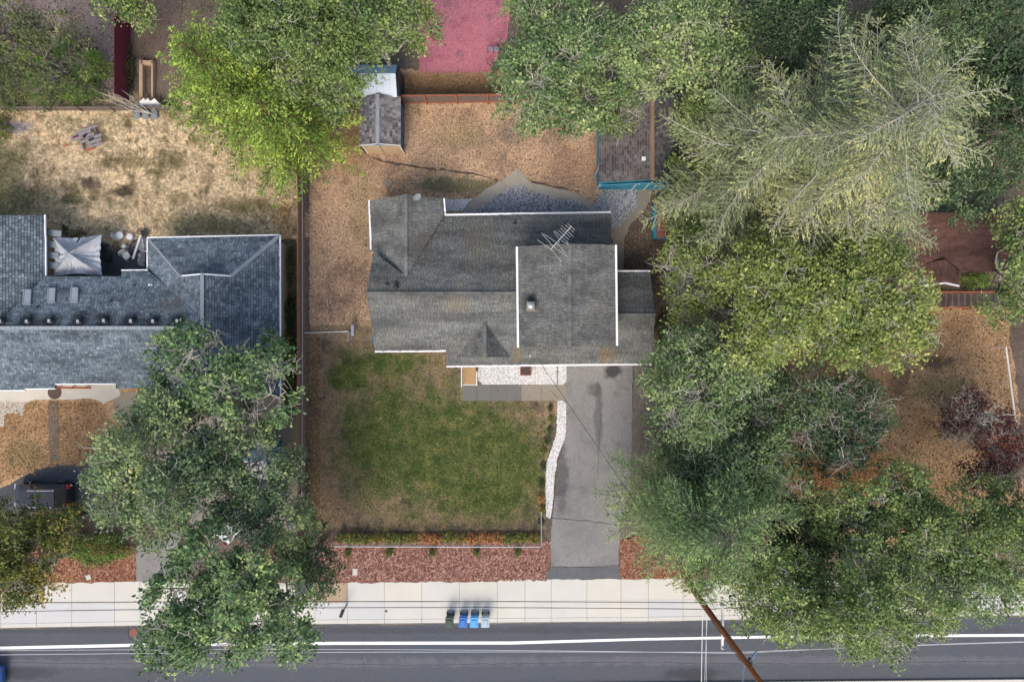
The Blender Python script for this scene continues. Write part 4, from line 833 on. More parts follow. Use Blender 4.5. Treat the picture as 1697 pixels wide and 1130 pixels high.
# TV antenna
za = 8.3; ab = P(931, 398, 5.8); at_ = empty('television_antenna', ab, 'spiky metal television antenna standing at the north edge of the upper roof', 'antenna')
atop = P(927, 401, za); m = MB(); m.tube([(atop[0], atop[1], 6.0), (atop[0], atop[1], za + .1)], .022, 8); m.build('mast', M['galv'], at_)
b0, b1 = V3(P(912, 414, za)), V3(P(947, 375, za)); m = MB(); m.tube([b0, b1], .018, 6); m.build('boom', M['wire'], at_)
bd = (b1 - b0).normalized(); pd = Vector((bd.y, -bd.x, 0)); pd = pd if pd.x > 0 else -pd
for i, (u, l) in enumerate(((.02, 1.0), (.14, 1.05), (.3, .9), (.44, .6), (.54, .55), (.63, .42), (.72, .4), (.8, .5), (.9, .34), (.98, .3))):
    c = b0 + (b1 - b0) * u; sk = .12 * (1 if i % 2 else -1) * (u < .5); m = MB()
    m.tube([c - pd * l + bd * sk, c + Vector((0, 0, .02)), c + pd * l + bd * sk], .0075, 5); m.build('element', M['wire'], at_)

# ramp and porch things
rp = empty('porch_ramp', P(778, 622), 'tan boarded porch ramp with white railings beside the white gravel', 'ramp')
bx = unit_box(); bx2 = {}
def ub(mat):
    if mat.name not in bx2:
        b = unit_box(); b.materials.append(mat); bx2[mat.name] = b
    return bx2[mat.name]
x0, y1 = P(767.5, 600)[:2]; x1, y0 = P(789, 636)[:2]; nb = 12
for i in range(nb): piece('deck_board', ub(M['wood_tan']), None, rp, ((x0 + x1) / 2, y0 + (y1 - y0) * (i + .5) / nb, .2 + .05 * i / nb), scale=(x1 - x0, (y1 - y0) / nb - .012, .04))
for a, b in (((765, 600), (765, 640)), ((790, 616), (790, 638)), ((767, 637.5), (790, 637.5))):
    pa, pb = P(*a, .95 if a[1] < 637 else .22), P(*b, .95 if a[1] < 637 else .22); m = MB(); m.beam(pa, pb, .07, .06)
    if a[1] < 637:
        for q in (pa, pb): m.beam((q[0], q[1], 0), q, .07, .07)
    m.build('handrail' if a[1] < 637 else 'ramp_edge', M['white_wood'], rp)
gr = empty('slatted_crate', P(871, 613), 'brown slatted square crate standing on the white gravel bed', 'crate')
for i in range(6): piece('slat', ub(M['deck_dark']), None, gr, (P(871, 613)[0], P(871, 606 + i * 2.9)[1], .33), scale=(.76, .10, .03))
for sx in (-1, 1): piece('crate_side', ub(M['rust_wood']), None, gr, (P(871 + sx * 8.5, 613)[0], P(871, 613)[1], .19), scale=(.05, .76, .32))
for sy in (-1, 1): piece('crate_side', ub(M['rust_wood']), None, gr, (P(871, 613)[0], P(871, 613 + sy * 8.2)[1], .19), scale=(.68, .05, .32))
m = MB(); m.tube([(*P(923.5, 604)[:2], .1), (*P(923.5, 639)[:2], .07)], .035, 8); tag(m.build('drain_pipe', M['grey_plastic']), 'grey drain pipe lying across the white gravel by the driveway', 'pipe')
m = MB(); m.tube([(*P(910, 648)[:2], .06), (*P(923, 661)[:2], .06)], .035, 8); tag(m.build('metal_rod', M['wood_pale']), 'short pale stake lying at the walkway end near the gravel strip', 'stake')

# ================================================================== NEIGHBOUR HOUSE (left)
nh = empty('blue_grey_roofed_house', P(250, 540), 'long blue-grey shingled neighbour house with skylights and hipped east wing', 'house')
ry = P(0, 543.5, 4.6)[1]; nN = Plane((0, ry, 4.6), 0, -.45); nS = Plane((0, ry, 4.6), 0, .45)
rx = P(335.5, 0, 4.6)[0]; eE = Plane((rx, 0, 4.6), -.43, 0); eW = Plane((rx, 0, 4.6), .43, 0)
hy = P(0, 391.5, 2.7)[1]; eN = Plane((0, hy, 2.7), 0, -.43)
bxE = P(74, 0, 2.8)[0]; bE = Plane((bxE, 0, 2.8), -.43, 0)
fN = [[nN.at(*p) for p in [(-10, 543.5), (335.5, 543.5), (334, 524), (245, 448.5), (203, 448.5), (201, 458), (75, 458)]],
      [nS.at(*p) for p in [(-140, 543.5), (335.5, 543.5), (240, 643), (192, 644), (192, 637), (92, 637), (91, 643), (42, 643.5), (42, 646), (-140, 646)]],
      [bE.at(*p) for p in [(74, 357), (75, 458), (-10, 543.5), (-140, 543.5), (-140, 357)]],
      [eN.at(*p) for p in [(245, 393), (463.5, 390), (383, 458), (300, 458)]],
      [eW.at(*p) for p in [(245, 393), (300, 456), (335.5, 453), (335.5, 543.5), (334, 524), (245, 448.5)]],
      [eE.at(*p) for p in [(463.5, 390), (464, 655), (335.5, 655), (335.5, 453), (383, 457)]],
      [eW.at(*p) for p in [(335.5, 543.5), (335.5, 655), (245, 655), (240, 643)]]]
nr = roof(nh, fN, M['sh_neigh'], M['felt_shadow'], 5, course=.17, tab=.22)
caps(nr, nN.at(-130, 543.5), nN.at(335, 543.5), M['cap_grey'], w=.24); caps(nr, eE.at(335.5, 454), eE.at(335.5, 654), M['cap_grey'], w=.24)
caps(nr, eE.at(463, 391), eE.at(384, 457), M['cap_grey'], w=.24); caps(nr, eW.at(246, 394), eW.at(300, 457), M['cap_grey'], w=.24)
m = MB(); m.add([eN.at(300, 458), eN.at(383, 458), eE.at(383, 457), eE.at(335.5, 454), eW.at(300, 456)], [(0, 1, 2, 3, 4)]); m.build('gable_wall', M['siding_tan'], nh)
G2 = M['white']
for pts in ([bE.at(75, 356), bE.at(75.5, 393)], [bE.at(76, 393), bE.at(76.5, 457.5)], [eN.at(244, 394), eN.at(463.5, 389.5)], [nN.at(201.5, 448), nN.at(245, 447.5)], [eW.at(244.5, 395), eW.at(244.5, 448)],
            [eE.at(464.5, 390), eE.at(465, 655)], [eW.at(300, 457.5), eE.at(335.5, 454)], [eE.at(335.5, 454), eE.at(383, 457.5)], [nS.at(-140, 647), nS.at(42, 647)], [nS.at(42, 644.5), nS.at(92, 644)], [nS.at(92, 636.5), nS.at(192, 636)]):
    trim(nh, pts, G2, .08, .1)
walls(nh, [(-130, 365, 2.5), (68, 365, 2.5), (70, 464, 2.5), (208, 464, 2.5), (210, 455, 2.5), (252, 455, 2.5), (252, 400, 2.5), (456, 398, 2.5), (456, 648, 2.5), (250, 648, 2.5), (245, 636, 2.5), (92, 629, 2.5), (40, 636, 2.5), (-130, 638, 2.5)], 2.4, M['siding_tan'])
m = MB()
for x in (97, 120, 143): m.beam(P(x, 643, 0), P(x, 643, 2.4), .1, .1)
m.beam(P(93, 643, 1.0), P(150, 643, 1.0), .08, .08); m.beam(P(93, 642, 2.3), P(150, 642, 2.3), .1, .12); m.build('porch_rail', M['rust_wood'], nh)
def skylight(px, py, w=.46, l=1.05, ang=-.22):
    c = V3(nN.at(px, py)); n = Vector((0, .45, 1)).normalized(); v = Vector((0, -1, .45)).normalized(); u = v.cross(n).normalized()
    v = (v * math.cos(ang) + u * math.sin(ang)); m = MB(); c = c + n * .06
    for s in (-1, 1): m.beam(c + u * s * w / 2 - v * l / 2, c + u * s * w / 2 + v * l / 2, .07, .14, n); m.beam(c + v * s * l / 2 - u * w / 2, c + v * s * l / 2 + u * w / 2, .07, .14, n)
    f = m.build('skylight', M['galv'], nh); g_ = MB(); g_.beam(c - v * l / 2 + n * .04, c + v * l / 2 + n * .04, w, .02, n); g_.build('pane', M['sky_glass'], f)
skylight(46.5, 493); skylight(86.5, 490.5); skylight(124.5, 489.5)
for x in (4, 48, 85, 132.5, 175, 219.5, 256, 296):
    y = 532 + (x % 7) * .2; c = V3(nN.at(x - 1, y)); m = MB(); n = Vector((0, .45, 1)).normalized(); u = Vector((1, 0, 0)); v = n.cross(u); vs = [c + n * .03 + u * .42 * math.cos(t_) * (1 + .2 * math.sin(3 * t_ + x)) + v * .42 * math.sin(t_) * (1 + .15 * math.cos(2 * t_ + x)) for t_ in [k * math.pi / 10 for k in range(20)]]
    m.add(vs, [tuple(range(20))]); c = V3(nN.at(x, y)); m = MB(); m.lathe(tuple(c - Vector((0, 0, .05))), [(.2, 0), (.2, .14), (.16, .17), (.17, .22), (.1, .27)], 14); m.build('roof_vent', M['dark'], nh)
    m = MB(); m.box((c.x, c.y + .03, c.z + .235), (.17, .2, .03)); m.build('vent_hood', M['galv'], nh)
pipe(nh, nN.at(250, 472.5), .25, .06, M['white_plastic']); pipe(nh, nN.at(223, 473.5), .2, .05, M['dark']); pipe(nh, nN.at(184, 500), .15, .06, M['dark']); pipe(nh, nN.at(63, 509), .15, .06, M['dark'])
m = MB(); m.lathe((*P(91, 650)[:2], .022), [(.5, 0), (.5, .012), (.46, .016)], 24); o = m.build('doormat', M['deck_dark']); tag(o, 'round dark brown mat on the neighbour\'s pale front path', 'mat')
# pergola strip + white tarp canopy + yard junk
sheet('patio_deck', [(76, 388), (205, 388), (245, 400), (245, 462), (76, 462)], .03, M['asphalt_dark'], amp=.3)
pg = empty('slatted_pergola', P(83, 420), 'slatted grey patio roof squeezed between neighbour roof and silver tent', 'pergola')
for y in (386, 405, 423, 440): piece('slat', ub(M['grey_plastic']), None, pg, P(86, y, 2.3), scale=(.9 if y > 390 else 1.3, .42, .05), rz=-.12)
for x in (78, 97): piece('post', ub(M['fence_grey']), None, pg, (*P(x, 384, 1.1)[:2], 1.1), scale=(.1, .1, 2.2))
tn = empty('canopy_tent', P(129, 425), 'square silver tarpaulin canopy tent with a raised peak and creases', 'canopy')
C4 = [V3(P(87, 393, 2.2)), V3(P(168.5, 389, 2.2)), V3(P(169.5, 457, 2.2)), V3(P(89, 457, 2.2))]; pk = V3(P(113, 419, 3.3)); nv = 26; vs = []; fs = []
rgn = np.random.default_rng(3)
for s in range(4):
    a, b = C4[s], C4[(s + 1) % 4]
    o0 = len(vs)
    for i in range(nv + 1):
        u = i / nv
        for j in range(nv + 1):
            e = a + (b - a) * (j / nv); e = e + (Vector((129, 0, 0)) * 0); edge = max(0.0, math.sin(math.pi * j / nv))
            ctr = (C4[0] + C4[2]) / 2; e = e + (ctr - e).normalized() * .14 * edge
            p = pk + (e - pk) * u; sag = -.32 * math.sin(math.pi * u) * edge ** 1.2
            wr = .055 * edge * u * (math.sin(j * 1.45 + s * 2 + 3 * u) + .7 * math.sin(j * .62 + 5 * u + s) + .5 * math.sin(j * 2.9 + 7 * u))
            vs.append(p + Vector((0, 0, sag + wr)))
    for i in range(nv):
        for j in range(nv):
            q = o0 + i * (nv + 1) + j; fs.append((q, q + 1, q + nv + 2, q + nv + 1))
m = MB(); m.add(vs, fs); m.build('tarpaulin', M['tarp'], tn, smooth=True)
for c in C4: piece('pole', ub(M['galv']), None, tn, (c.x, c.y, 1.08), scale=(.05, .05, 2.16))
m = MB(); m.beam(P(127, 402, 2.75), P(134, 392, 2.35), .1, .03); m.build('loose_strap', M['dark'], tn)
def chair(px, py, mat, label, rz, group=None, name='patio_chair', z=0, k=1.0):
    r = empty(name, (*P(px, py, z)[:2], z), label, 'chair', group, rz)
    def L_(v): c, s = math.cos(0), math.sin(0); return V3(v) * k + r.location
    m = MB(); vs = [L_((.24 * math.cos(t_), .24 * math.sin(t_) * 1.05, .42)) for t_ in [i * math.pi / 6 for i in range(12)]]; m.add(vs + [v - Vector((0, 0, .03)) for v in vs], [tuple(range(12)), tuple(reversed(range(12, 24)))] + [(i, 12 + i, 12 + (i + 1) % 12, (i + 1) % 12) for i in range(12)]); m.build('seat', mat, r)
    m = MB()
    pr = [L_((.27 * math.cos(t_), .16 + .14 * math.sin(t_), .44 + .38 * max(0.0, math.sin(t_)) ** .6)) for t_ in [math.pi * i / 10 for i in range(11)]]
    m.tube(pr, .022 * k, 6)
    for i in (3, 4, 5, 6, 7): m.beam(L_((.2 * math.cos(math.pi * i / 10), .2, .42)), pr[i], .045 * k, .015)
    m.build('backrest', mat, r)
    for sx in (-1, 1):
        for sy in (-1, 1): m = MB(); m.beam(L_((sx * .2, sy * .2, .41)), L_((sx * .25, sy * .26, 0)), .035, .035); m.build('leg', mat, r)
    return r
chair(204, 392, M['white_plastic'], 'white round-backed patio chair at the north end of the junk pile', 2.0, name='patio_chair', k=1.15)
chair(215, 425, M['white_plastic'], 'white patio chair tipped among clutter below the long white board', .6, k=1.1)
def clutter(name, label, cat, px, py, z, size, mat, rz=0): 
    m = MB(); q = P(px, py, z); m.box((0, 0, 0), size, 0); o = m.build(name, mat); o.location = (q[0], q[1], z + size[2] / 2); o.rotation_euler.z = rz; bevel(o, min(size) * .2, 2); return tag(o, label, cat)
clutter('white_board', 'long narrow white board leaning over the patio junk', 'board', 227, 410, .5, (.16, 1.75, .06), M['white_wood'], -.32)
for i, (x, y, r, h, lab) in enumerate(((220, 394, .22, .4, 'white plastic bucket standing in the patio junk beside the round chair'), (211, 410, .15, .45, 'narrow pale container below the white bucket on the patio'))):
    m = MB(); m.lathe(P(x, y), [(r * .8, 0), (r, h), (r * 1.05, h), (r * 1.05, h + .03), (r * .5, h + .05)], 16); bk = m.build('bucket', M['white_plastic'], loc=P(x, y)); tag(bk, lab, 'bucket')
    m = MB(); m.tube([(*P(x, y)[:1], P(x, y)[1] - r, h), (P(x, y)[0] + r * .5, P(x, y)[1] - r * 1.2, h * .7), (P(x, y)[0] + r, P(x, y)[1], h)], .01, 5); m.build('handle', M['galv'], bk)
for x, y, rz, s, lab in ((239, 405, .2, .5, 'crumpled white sheet heaped against the wall, upper of two'), (236, 430, -.2, .42, 'crumpled pale sheet heaped against the wall, lower of two')):
    q = P(x, y); n = 14; vs = []; rgn = np.random.default_rng(int(x)); H_ = rgn.uniform(.1, .5, (n, n))
    for i in range(n):
        for j in range(n): e = min(i, j, n - 1 - i, n - 1 - j); vs.append((q[0] + (i / (n - 1) - .5) * s * .9 + rgn.normal() * .015, q[1] + (j / (n - 1) - .5) * s * 2.3 + rgn.normal() * .02, H_[i, j] * min(1, e / 2) + .03))
    m = MB(); m.add(vs, [(i * n + j, (i + 1) * n + j, (i + 1) * n + j + 1, i * n + j + 1) for i in range(n - 1) for j in range(n - 1)]); tag(m.build('crumpled_sheet', M['white_plastic'], loc=q), lab, 'sheet')
chair(244, 388, M['dark'], 'dark metal chair at the roof corner beside the junk', .8)
ww = empty('wooden_bench', P(182, 400), 'tan wooden bench in the gap right of the silver tent', 'bench', None, -.35)
for i in range(3): piece('slat', ub(M['wood_pale']), None, ww, V3(P(182, 400)) + Vector((0, -.12 + .13 * i, .45)), scale=(1.1, .11, .04))
for sx in (-1, 1): piece('leg', ub(M['wood_pale']), None, ww, V3(P(182, 400)) + Vector((sx * .45, 0, .215)), scale=(.06, .36, .43))
clutter('plastic_tub', 'dark plastic tub on the patio between tent and junk', 'tub', 181, 428, 0, (.5, .4, .35), M['dark'], .3)
chair(176, 415, M['dark'], 'dark folding chair right beside the silver tent', .3)

# pallet pile and grey seats in the left field
pl = empty('pallet_pile', P(152, 232), 'heap of broken silvered pallets in the long dry grass', 'pallet pile', None, .32)
q0 = V3(P(152, 232))
for i, (dx, dy, l, w_, z, rz) in enumerate(((-.35, .38, 1.5, .2, .5, .02), (-.3, .15, 1.7, .2, .5, -.03), (.2, -.1, 1.6, .2, .42, .04), (.35, -.35, 1.1, .22, .4, .02), (.15, .6, 1.6, .18, .48, .03), (.3, -.62, 1.2, .16, .38, -.05))):
    piece('pallet_slat', ub(M['wood_old']), None, pl, q0 + Vector((dx, dy, z)), rz=rz, scale=(l, w_, .04))
for dx in (-.6, 0, .62): piece('bearer', ub(M['wood_old']), None, pl, q0 + Vector((dx, 0, .3)), scale=(.09, 1.4, .12))
piece('red_board', ub(M['red_wood']), None, pl, q0 + Vector((-.75, .32, .55)), rz=.1, scale=(.4, .12, .04)); piece('red_board', ub(M['rust_wood']), None, pl, q0 + Vector((-.15, -.72, .33)), scale=(.55, .22, .04))
piece('black_bag', ub(M['black']), None, pl, q0 + Vector((-.1, .15, .58)), rz=.5, scale=(.28, .12, .1)); piece('black_bag', ub(M['black']), None, pl, q0 + Vector((.2, -.2, .5)), rz=.1, scale=(.35, .1, .08))
tb = empty('white_table_board', P(248, 175), 'warped white boards leaning on the back fence behind the grey chairs', 'boards')
for i, (x, l) in enumerate(((240, 1.1), (247, 1.0), (258, 1.05))):
    m = MB(); m.beam(P(x - 6, 166, .75), P(x + 6, 179, .35), .42, .04); m.build('board', M['white_wood'], tb)
for i, x in enumerate((232, 246, 260.5)):
    r = empty('plastic_chair', P(x, 191), ['leftmost of three grey plastic seats under the white boards', 'middle of three grey plastic seats under the white boards', 'rightmost of three grey plastic seats under the white boards'][i], 'chair', 'grey plastic seats by the back fence')
    c = V3(P(x, 191)); m = MB(); m.box(tuple(c + Vector((0, -.05, .36))), (.42, .42, .05)); m.lathe(tuple(c + Vector((0, -.22, .34))), [(.22, 0), (.24, .07)], 12); bevel(m.build('seat', M['grey_plastic'], r), .02)
    m = MB()
    for sx in (-1, 1): m.beam(c + Vector((sx * .16, .16, .36)), c + Vector((sx * .12, .36, .85)), .05, .03)
    m.beam(c + Vector((-.12, .36, .85)), c + Vector((.12, .36, .85)), .05, .06); m.beam(c + Vector((-.13, .22, .52)), c + Vector((.13, .22, .52)), .22, .03); m.build('backrest', M['grey_plastic'], r)
    for sx in (-1, 1):
        for sy in (-1, 1): m = MB(); m.beam(c + Vector((sx * .17, sy * .15, .35)), c + Vector((sx * .2, sy * .2, 0)), .04, .04); m.build('leg', M['grey_plastic'], r)
m = MB(); m.lathe(P(112, 242), [(.1, 0), (.13, .15), (.1, .2)], 10); tag(m.build('orange_pot', M['orange'], loc=P(112, 242)), 'small orange pot lying in the grass left of the pallets', 'pot')

# fences -------------------------------------------------------------
def board_fence(name, label, a, b, h, board, mat, rail_mat, post_every=2.4, rails=(.3, 1.4), side=1, gap=.012, cat='fence', railw=.09):
    a, b = V3((a[0], a[1], 0)), V3((b[0], b[1], 0)); d = (b - a); Ln = d.length; d.normalize(); nrm = Vector((-d.y, d.x, 0)) * side; rz = math.atan2(d.y, d.x)
    r = empty(name, a, label, cat); n = int(Ln / board); rg = random.Random(int(Ln * 10))
    for i in range(n): piece('board', ub(mat), None, r, a + d * (i + .5) * Ln / n + Vector((0, 0, h / 2 + rg.uniform(-.02, .02))), rz=rz + rg.gauss(0, .01), scale=(Ln / n - gap, .02, h))
    for z in rails: piece('rail', ub(rail_mat), None, r, (a + b) / 2 + nrm * .04 + Vector((0, 0, z)), rz=rz, scale=(Ln, .05, railw))
    k = max(1, round(Ln / post_every))
    for i in range(k + 1): piece('post', ub(rail_mat), None, r, a + d * Ln * i / k + nrm * .07 + Vector((0, 0, (h + .05) / 2)), rz=rz, scale=(.1, .1, h + .05))
    return r
board_fence('back_fence', 'reddish-railed board fence between back yard and red court', P(657, 172), P(860, 170), 1.7, .15, M['fence_grey'], M['rust_wood'], post_every=2.0, rails=(.25, 1.6), side=-1, railw=.1)
# cap rail of the back fence reads orange from above
board_fence('side_fence', 'tall brown board fence along the neighbour\'s east boundary', P(506, 244), P(506, 884), 1.7, .15, M['fence_brown'], M['fence_brown'], side=-1, rails=(.3, .95, 1.62))
def chain_fence(name, label, pts, h, posts=2.6, mat=None, top=.03, mesh=True):
    mat = mat or M['galv']; pts = [V3((p[0], p[1], 0)) for p in pts]; r = empty(name, pts[0], label, 'fence'); up = Vector((0, 0, 1))
    for a, b in zip(pts[:-1], pts[1:]):
        d = b - a; n = max(1, round(d.length / posts)); m = MB(); m.tube([a + up * h, b + up * h], top, 8); m.build('top_rail', mat, r)
        for i in range(n + 1): m = MB(); p = a + d * i / n; m.tube([p, p + up * (h + .06)], .03, 8); m.build('post', mat, r)
        if mesh:
            s = .16; k = int((d.length + h) / s); u = d.normalized(); A, B = [], []
            for i in range(k):
                for sg in (1, -1):
                    t0, t1 = i * s - h, i * s
                    z0, z1 = (0, h) if sg > 0 else (h, 0); lo, hi = max(t0, 0), min(t1, d.length)
                    if hi <= lo: continue
                    za, zb = z0 + (z1 - z0) * (lo - t0) / h, z0 + (z1 - z0) * (hi - t0) / h; A.append(a + u * lo + up * za); B.append(a + u * hi + up * zb)
            Pt = np.stack([np.array(A), np.array(B)], 1); V, F = tubes(Pt, np.full((len(A), 2), .0035), 3); o = np_mesh('chain_link', V, F, mat, r); o['kind'] = 'stuff'
    return r
chain_fence('chain_link_fence', 'grey chain-link fence running down the west side of the lawn', [P(509, 180), P(509.5, 560), P(508, 872)], 1.15, posts=3)
chain_fence('front_fence', 'low white-railed wire fence between hedge and mulch bed, turning up by the drive', [P(552, 897), P(896, 898), P(896, 842)], 1.15, mat=M['galv'], top=.03)
gt = empty('side_gate', P(545, 550), 'grey metal pipe gate between west fence and house', 'gate')
for pts in ([(510, 552), (585, 549), ], [(585, 549), (583, 566)]):
    m = MB(); a, b = [V3(P(*p)) for p in pts]; up = Vector((0, 0, 1))
    for z in (.1, 1.2): m.tube([a + up * z, b + up * z], .032, 8)
    for q in (a, b): m.tube([q, q + up * 1.25], .035, 8)
    m.build('gate_frame', M['galv'], gt)
clutter('metal_trough', 'narrow galvanised frame beside the gate\'s east end', 'frame', 586.5, 547, .55, (.24, .75, .5), M['galv'], 0)
board_fence('low_back_fence', 'low weathered fence behind the long grass at far left', P(-20, 184), P(300, 184), .9, .16, M['fence_grey'], M['fence_grey'], side=-1, rails=(.3, .8))
m = MB(); q1, q2 = V3(P(216, -60)), V3(P(216, 172)); rf = empty('red_board_fence', q1, 'tall dark red board fence by the mauve paving at top left', 'fence')
for i in range(26):
    y = q1.y + (q2.y - q1.y) * (i + .5) / 26; piece('board', ub(M['red_wood']), None, rf, (q1.x, y, .98), scale=(.03, (q1.y - q2.y) / 26 - .006, 1.96))
for z in (.4, 1.6): piece('rail', ub(M['red_wood']), None, rf, (q1.x - .04, (q1.y + q2.y) / 2, z), scale=(.05, q1.y - q2.y, .08))
rb = empty('raised_bed_frame', P(245, 135), 'tan timber raised-bed frame half under the yellow-green conifer', 'planter')
for c, s in (((235.5, 135), (.24, 2.9)), ((254, 135), (.12, 2.9)), ((245, 105), (.9, .24)), ((245, 165), (.9, .12))): piece('timber', ub(M['wood_pale']), None, rb, P(*c, .2), scale=(*s, .35))
fb = empty('fallen_branches', P(190, 165), 'bare pale branches tumbled over the low back fence', 'branches')
rgn = np.random.default_rng(8); A = np.array([P(235 + i * 2.0, 186 + i * .4, .5) for i in range(9)]); B = np.array([P(150 + i * 8, 146 + (i * 37) % 22, 1.2 + (i % 3) * .3) for i in range(9)])
V, F = tubes(wig(A, B, 8, .02, rgn), np.linspace(.035, .01, 8)[None].repeat(9, 0), 5); np_mesh('branch', V, F, M['bark_pale'], fb)
# right side pipe fence
chain_fence('white_pipe_fence', 'thin white rail fence at the right edge of the parched lawn', [P(1650, 575), P(1665, 690), P(1672, 740)], 1.0, mat=M['white_wood'], top=.06, mesh=False)
m = MB(); m.beam(P(1088, 574, 1.2), P(1128, 574, 1.2), .06, .08); m.beam(P(1088, 574, 0), P(1088, 574, 1.2), .08, .08); m.beam(P(1128, 574, 0), P(1128, 574, 1.2), .08, .08)
tag(m.build('fence_rail', M['fence_grey'], loc=P(1088, 574)), 'grey wooden rail joining the house to the trees on the right', 'rail')

# sheds --------------------------------------------------------------
def gable_shed(name, label, rpx, W_px, y_px, ridge_z, eave_z, mat_roof, base, wall_mat, trim_mat, seed, caps_mat, course=.15, tabw=.3):
    """ridge runs north-south at rpx; W_px=(left eave, right eave); y_px=(back, front) at the eave"""
    r = empty(name, P(rpx, (y_px[0] + y_px[1]) / 2), label, 'shed'); X = P(rpx, 0, ridge_z)[0]; xl = P(W_px[0], 0, eave_z)[0]; xr = P(W_px[1], 0, eave_z)[0]
    gl_, gr_ = (ridge_z - eave_z) / (X - xl), -(ridge_z - eave_z) / (xr - X); yb = P(0, y_px[0], eave_z)[1]; yf = P(0, y_px[1], eave_z)[1]
    A = [(X, yb, ridge_z), (X, yf, ridge_z), (xl, yf, eave_z), (xl, yb, eave_z)]; B = [(X, yb, ridge_z), (xr, yb, eave_z), (xr, yf, eave_z), (X, yf, ridge_z)]
    rr = roof(r, [A, B], mat_roof, base, seed, course, tabw, .08, gap=.012); caps(rr, A[0], A[1], caps_mat, w=.26)
    i = .12; m = MB(); m.prism([(xl + i, yf + i * .6), (xr - i, yf + i * .6), (xr - i, yb - i), (xl + i, yb - i)], 0, eave_z - .06); m.build('wall', wall_mat, r)
    m = MB(); m.add([(xl + i, yf + .06, eave_z - .07), (xr - i, yf + .06, eave_z - .07), (X, yf + .06, ridge_z - .1), (xl + i, yf + .09, eave_z - .07), (xr - i, yf + .09, eave_z - .07), (X, yf + .09, ridge_z - .1)], [(0, 1, 2), (5, 4, 3), (0, 3, 4, 1), (1, 4, 5, 2), (2, 5, 3, 0)]); m.build('gable_wall', wall_mat, r)
    for a, b in (((xl, yf - .015, eave_z), (X, yf - .015, ridge_z)), ((X, yf - .015, ridge_z), (xr, yf - .015, eave_z))): m = MB(); m.beam(a, b, .03, .1); m.build('barge_board', trim_mat, r)
    return r, (xl, xr, yb, yf, X)
s1, (xl, xr, yb, yf, X) = gable_shed('small_garden_shed', 'small blue shed with patchy grey shingles at the back fence', 626, (596, 664), (160, 241), 2.55, 2.15, M['sh_shed'], M['cap_shed'], M['siding_blue2'], M['white_wood'], 21, M['cap_grey'], .19, .2)
for x in (xl + .12, X, xr - .12): piece('corner_trim', ub(M['white_wood']), None, s1, (x, yf + .05, 1.0), scale=(.08, .03, 2.0))
m = MB(); m.box(((xl + xr) / 2, yf + .05, .98), (xr - xl - .3, .03, 1.96)); m.build('front_panel', M['wood_pale'], s1)
m = MB(); m.box(((xl + xr) / 2, yf + .035, 2.02), (xr - xl - .2, .03, .12)); m.build('header_trim', M['metal_roof_blue'], s1)
for i in range(14): piece('wall_board', ub(M['siding_blue2']), None, s1, (xr - .11, yf + .2 + (yb - yf - .4) * (i + .5) / 14, 1.02), scale=(.024, (yb - yf - .4) / 14 - .01, 2.02))
s2, (xl, xr, yb, yf, X) = gable_shed('large_garden_shed', 'large dark shingled shed with turquoise gable under the oaks', 1081, (993, 1122), (158, 303), 3.1, 2.3, M['sh_brown'], M['cap_shed'], M['siding_blue'], M['siding_blue'], 22, M['cap_shed'], .17, .22)
for x in (xl + .1, X + .0, xr - .2, xl + (X - xl) * .75): piece('door_trim', ub(M['white_wood']), None, s2, (x, yf - .0, 1.1), scale=(.07, .05, 2.2))
for i in range(20): piece('wall_board', ub(M['siding_blue']), None, s2, (xl + .15 + (xr - xl - .3) * (i + .5) / 20, yf + .055, 1.1), scale=((xr - xl - .3) / 20 - .008, .024, 2.18))
# turquoise fascia panels seen edge-on above the door
for i in range(8):
    u0 = i / 8; xa = xl + (xr - xl) * u0; xb = xl + (xr - xl) * (u0 + .125); za_ = lambda x: 2.3 + .8 * (1 - abs(x - X) / ((X - xl) if x < X else (xr - X)))
    m = MB(); m.add([(xa, yf - .03, 2.28), (xb, yf - .03, 2.28), (xb, yf - .22, za_(xb) + .03), (xa, yf - .22, za_(xa) + .03), (xa, yf + .0, 2.28), (xb, yf + .0, 2.28), (xb, yf - .18, za_(xb) + .05), (xa, yf - .18, za_(xa) + .05)], [(0, 1, 2, 3), (7, 6, 5, 4), (3, 2, 6, 7), (0, 3, 7, 4), (1, 5, 6, 2)]); m.build('fascia_panel', M['siding_blue'], s2)
for x in (xl + .02, xl + (X - xl) * .74, X - .03, xr - .03): m = MB(); m.beam((x, yf - .06, 2.26), (x + .05, yf - .25, za_(x) + .07), .07, .03); m.build('trim_strip', M['white_wood'], s2)
c = V3(P(1066.5, 263.5, 3.0)); m = MB(); m.box((c.x, c.y, 3.02), (.26, .26, .14)); m.build('roof_vent', M['white_plastic'], s2)
m = MB(); m.beam(P(983, 298, .2), P(998, 264, 1.9), .16, .06); tag(m.build('leaning_plank', M['wood_old'], loc=P(983, 298)), 'grey plank leaning on the west wall of the large shed', 'plank')
# white/blue metal roofed shed behind
s3 = empty('metal_roofed_shed', P(610, 145), 'shed with pale blue-white metal roof beyond the back fence', 'shed')
zr, ze = 2.9, 2.3; yr = P(0, 122, zr)[1]; xa, xb = P(556, 0, 2.6)[0], P(657, 0, 2.6)[0]; yS_, yN_ = P(0, 161, ze)[1], P(0, 108, ze)[1]
nsh = 9
for i in range(nsh):
    u0, u1 = xa + (xb - xa) * i / nsh, xa + (xb - xa) * (i + 1) / nsh - .015
    m = MB(); m.slab([(u0, yr, zr), (u1, yr, zr), (u1, yS_, ze), (u0, yS_, ze)], .03); m.beam((u0, yr, zr + .02), (u0, yS_, ze + .02), .03, .04); m.build('roof_panel', M['metal_roof'], s3)
    m = MB(); m.slab([(u0, yr, zr), (u1, yr, zr), (u1, yN_, ze), (u0, yN_, ze)], .03); m.build('roof_panel', M['metal_roof_blue'], s3)
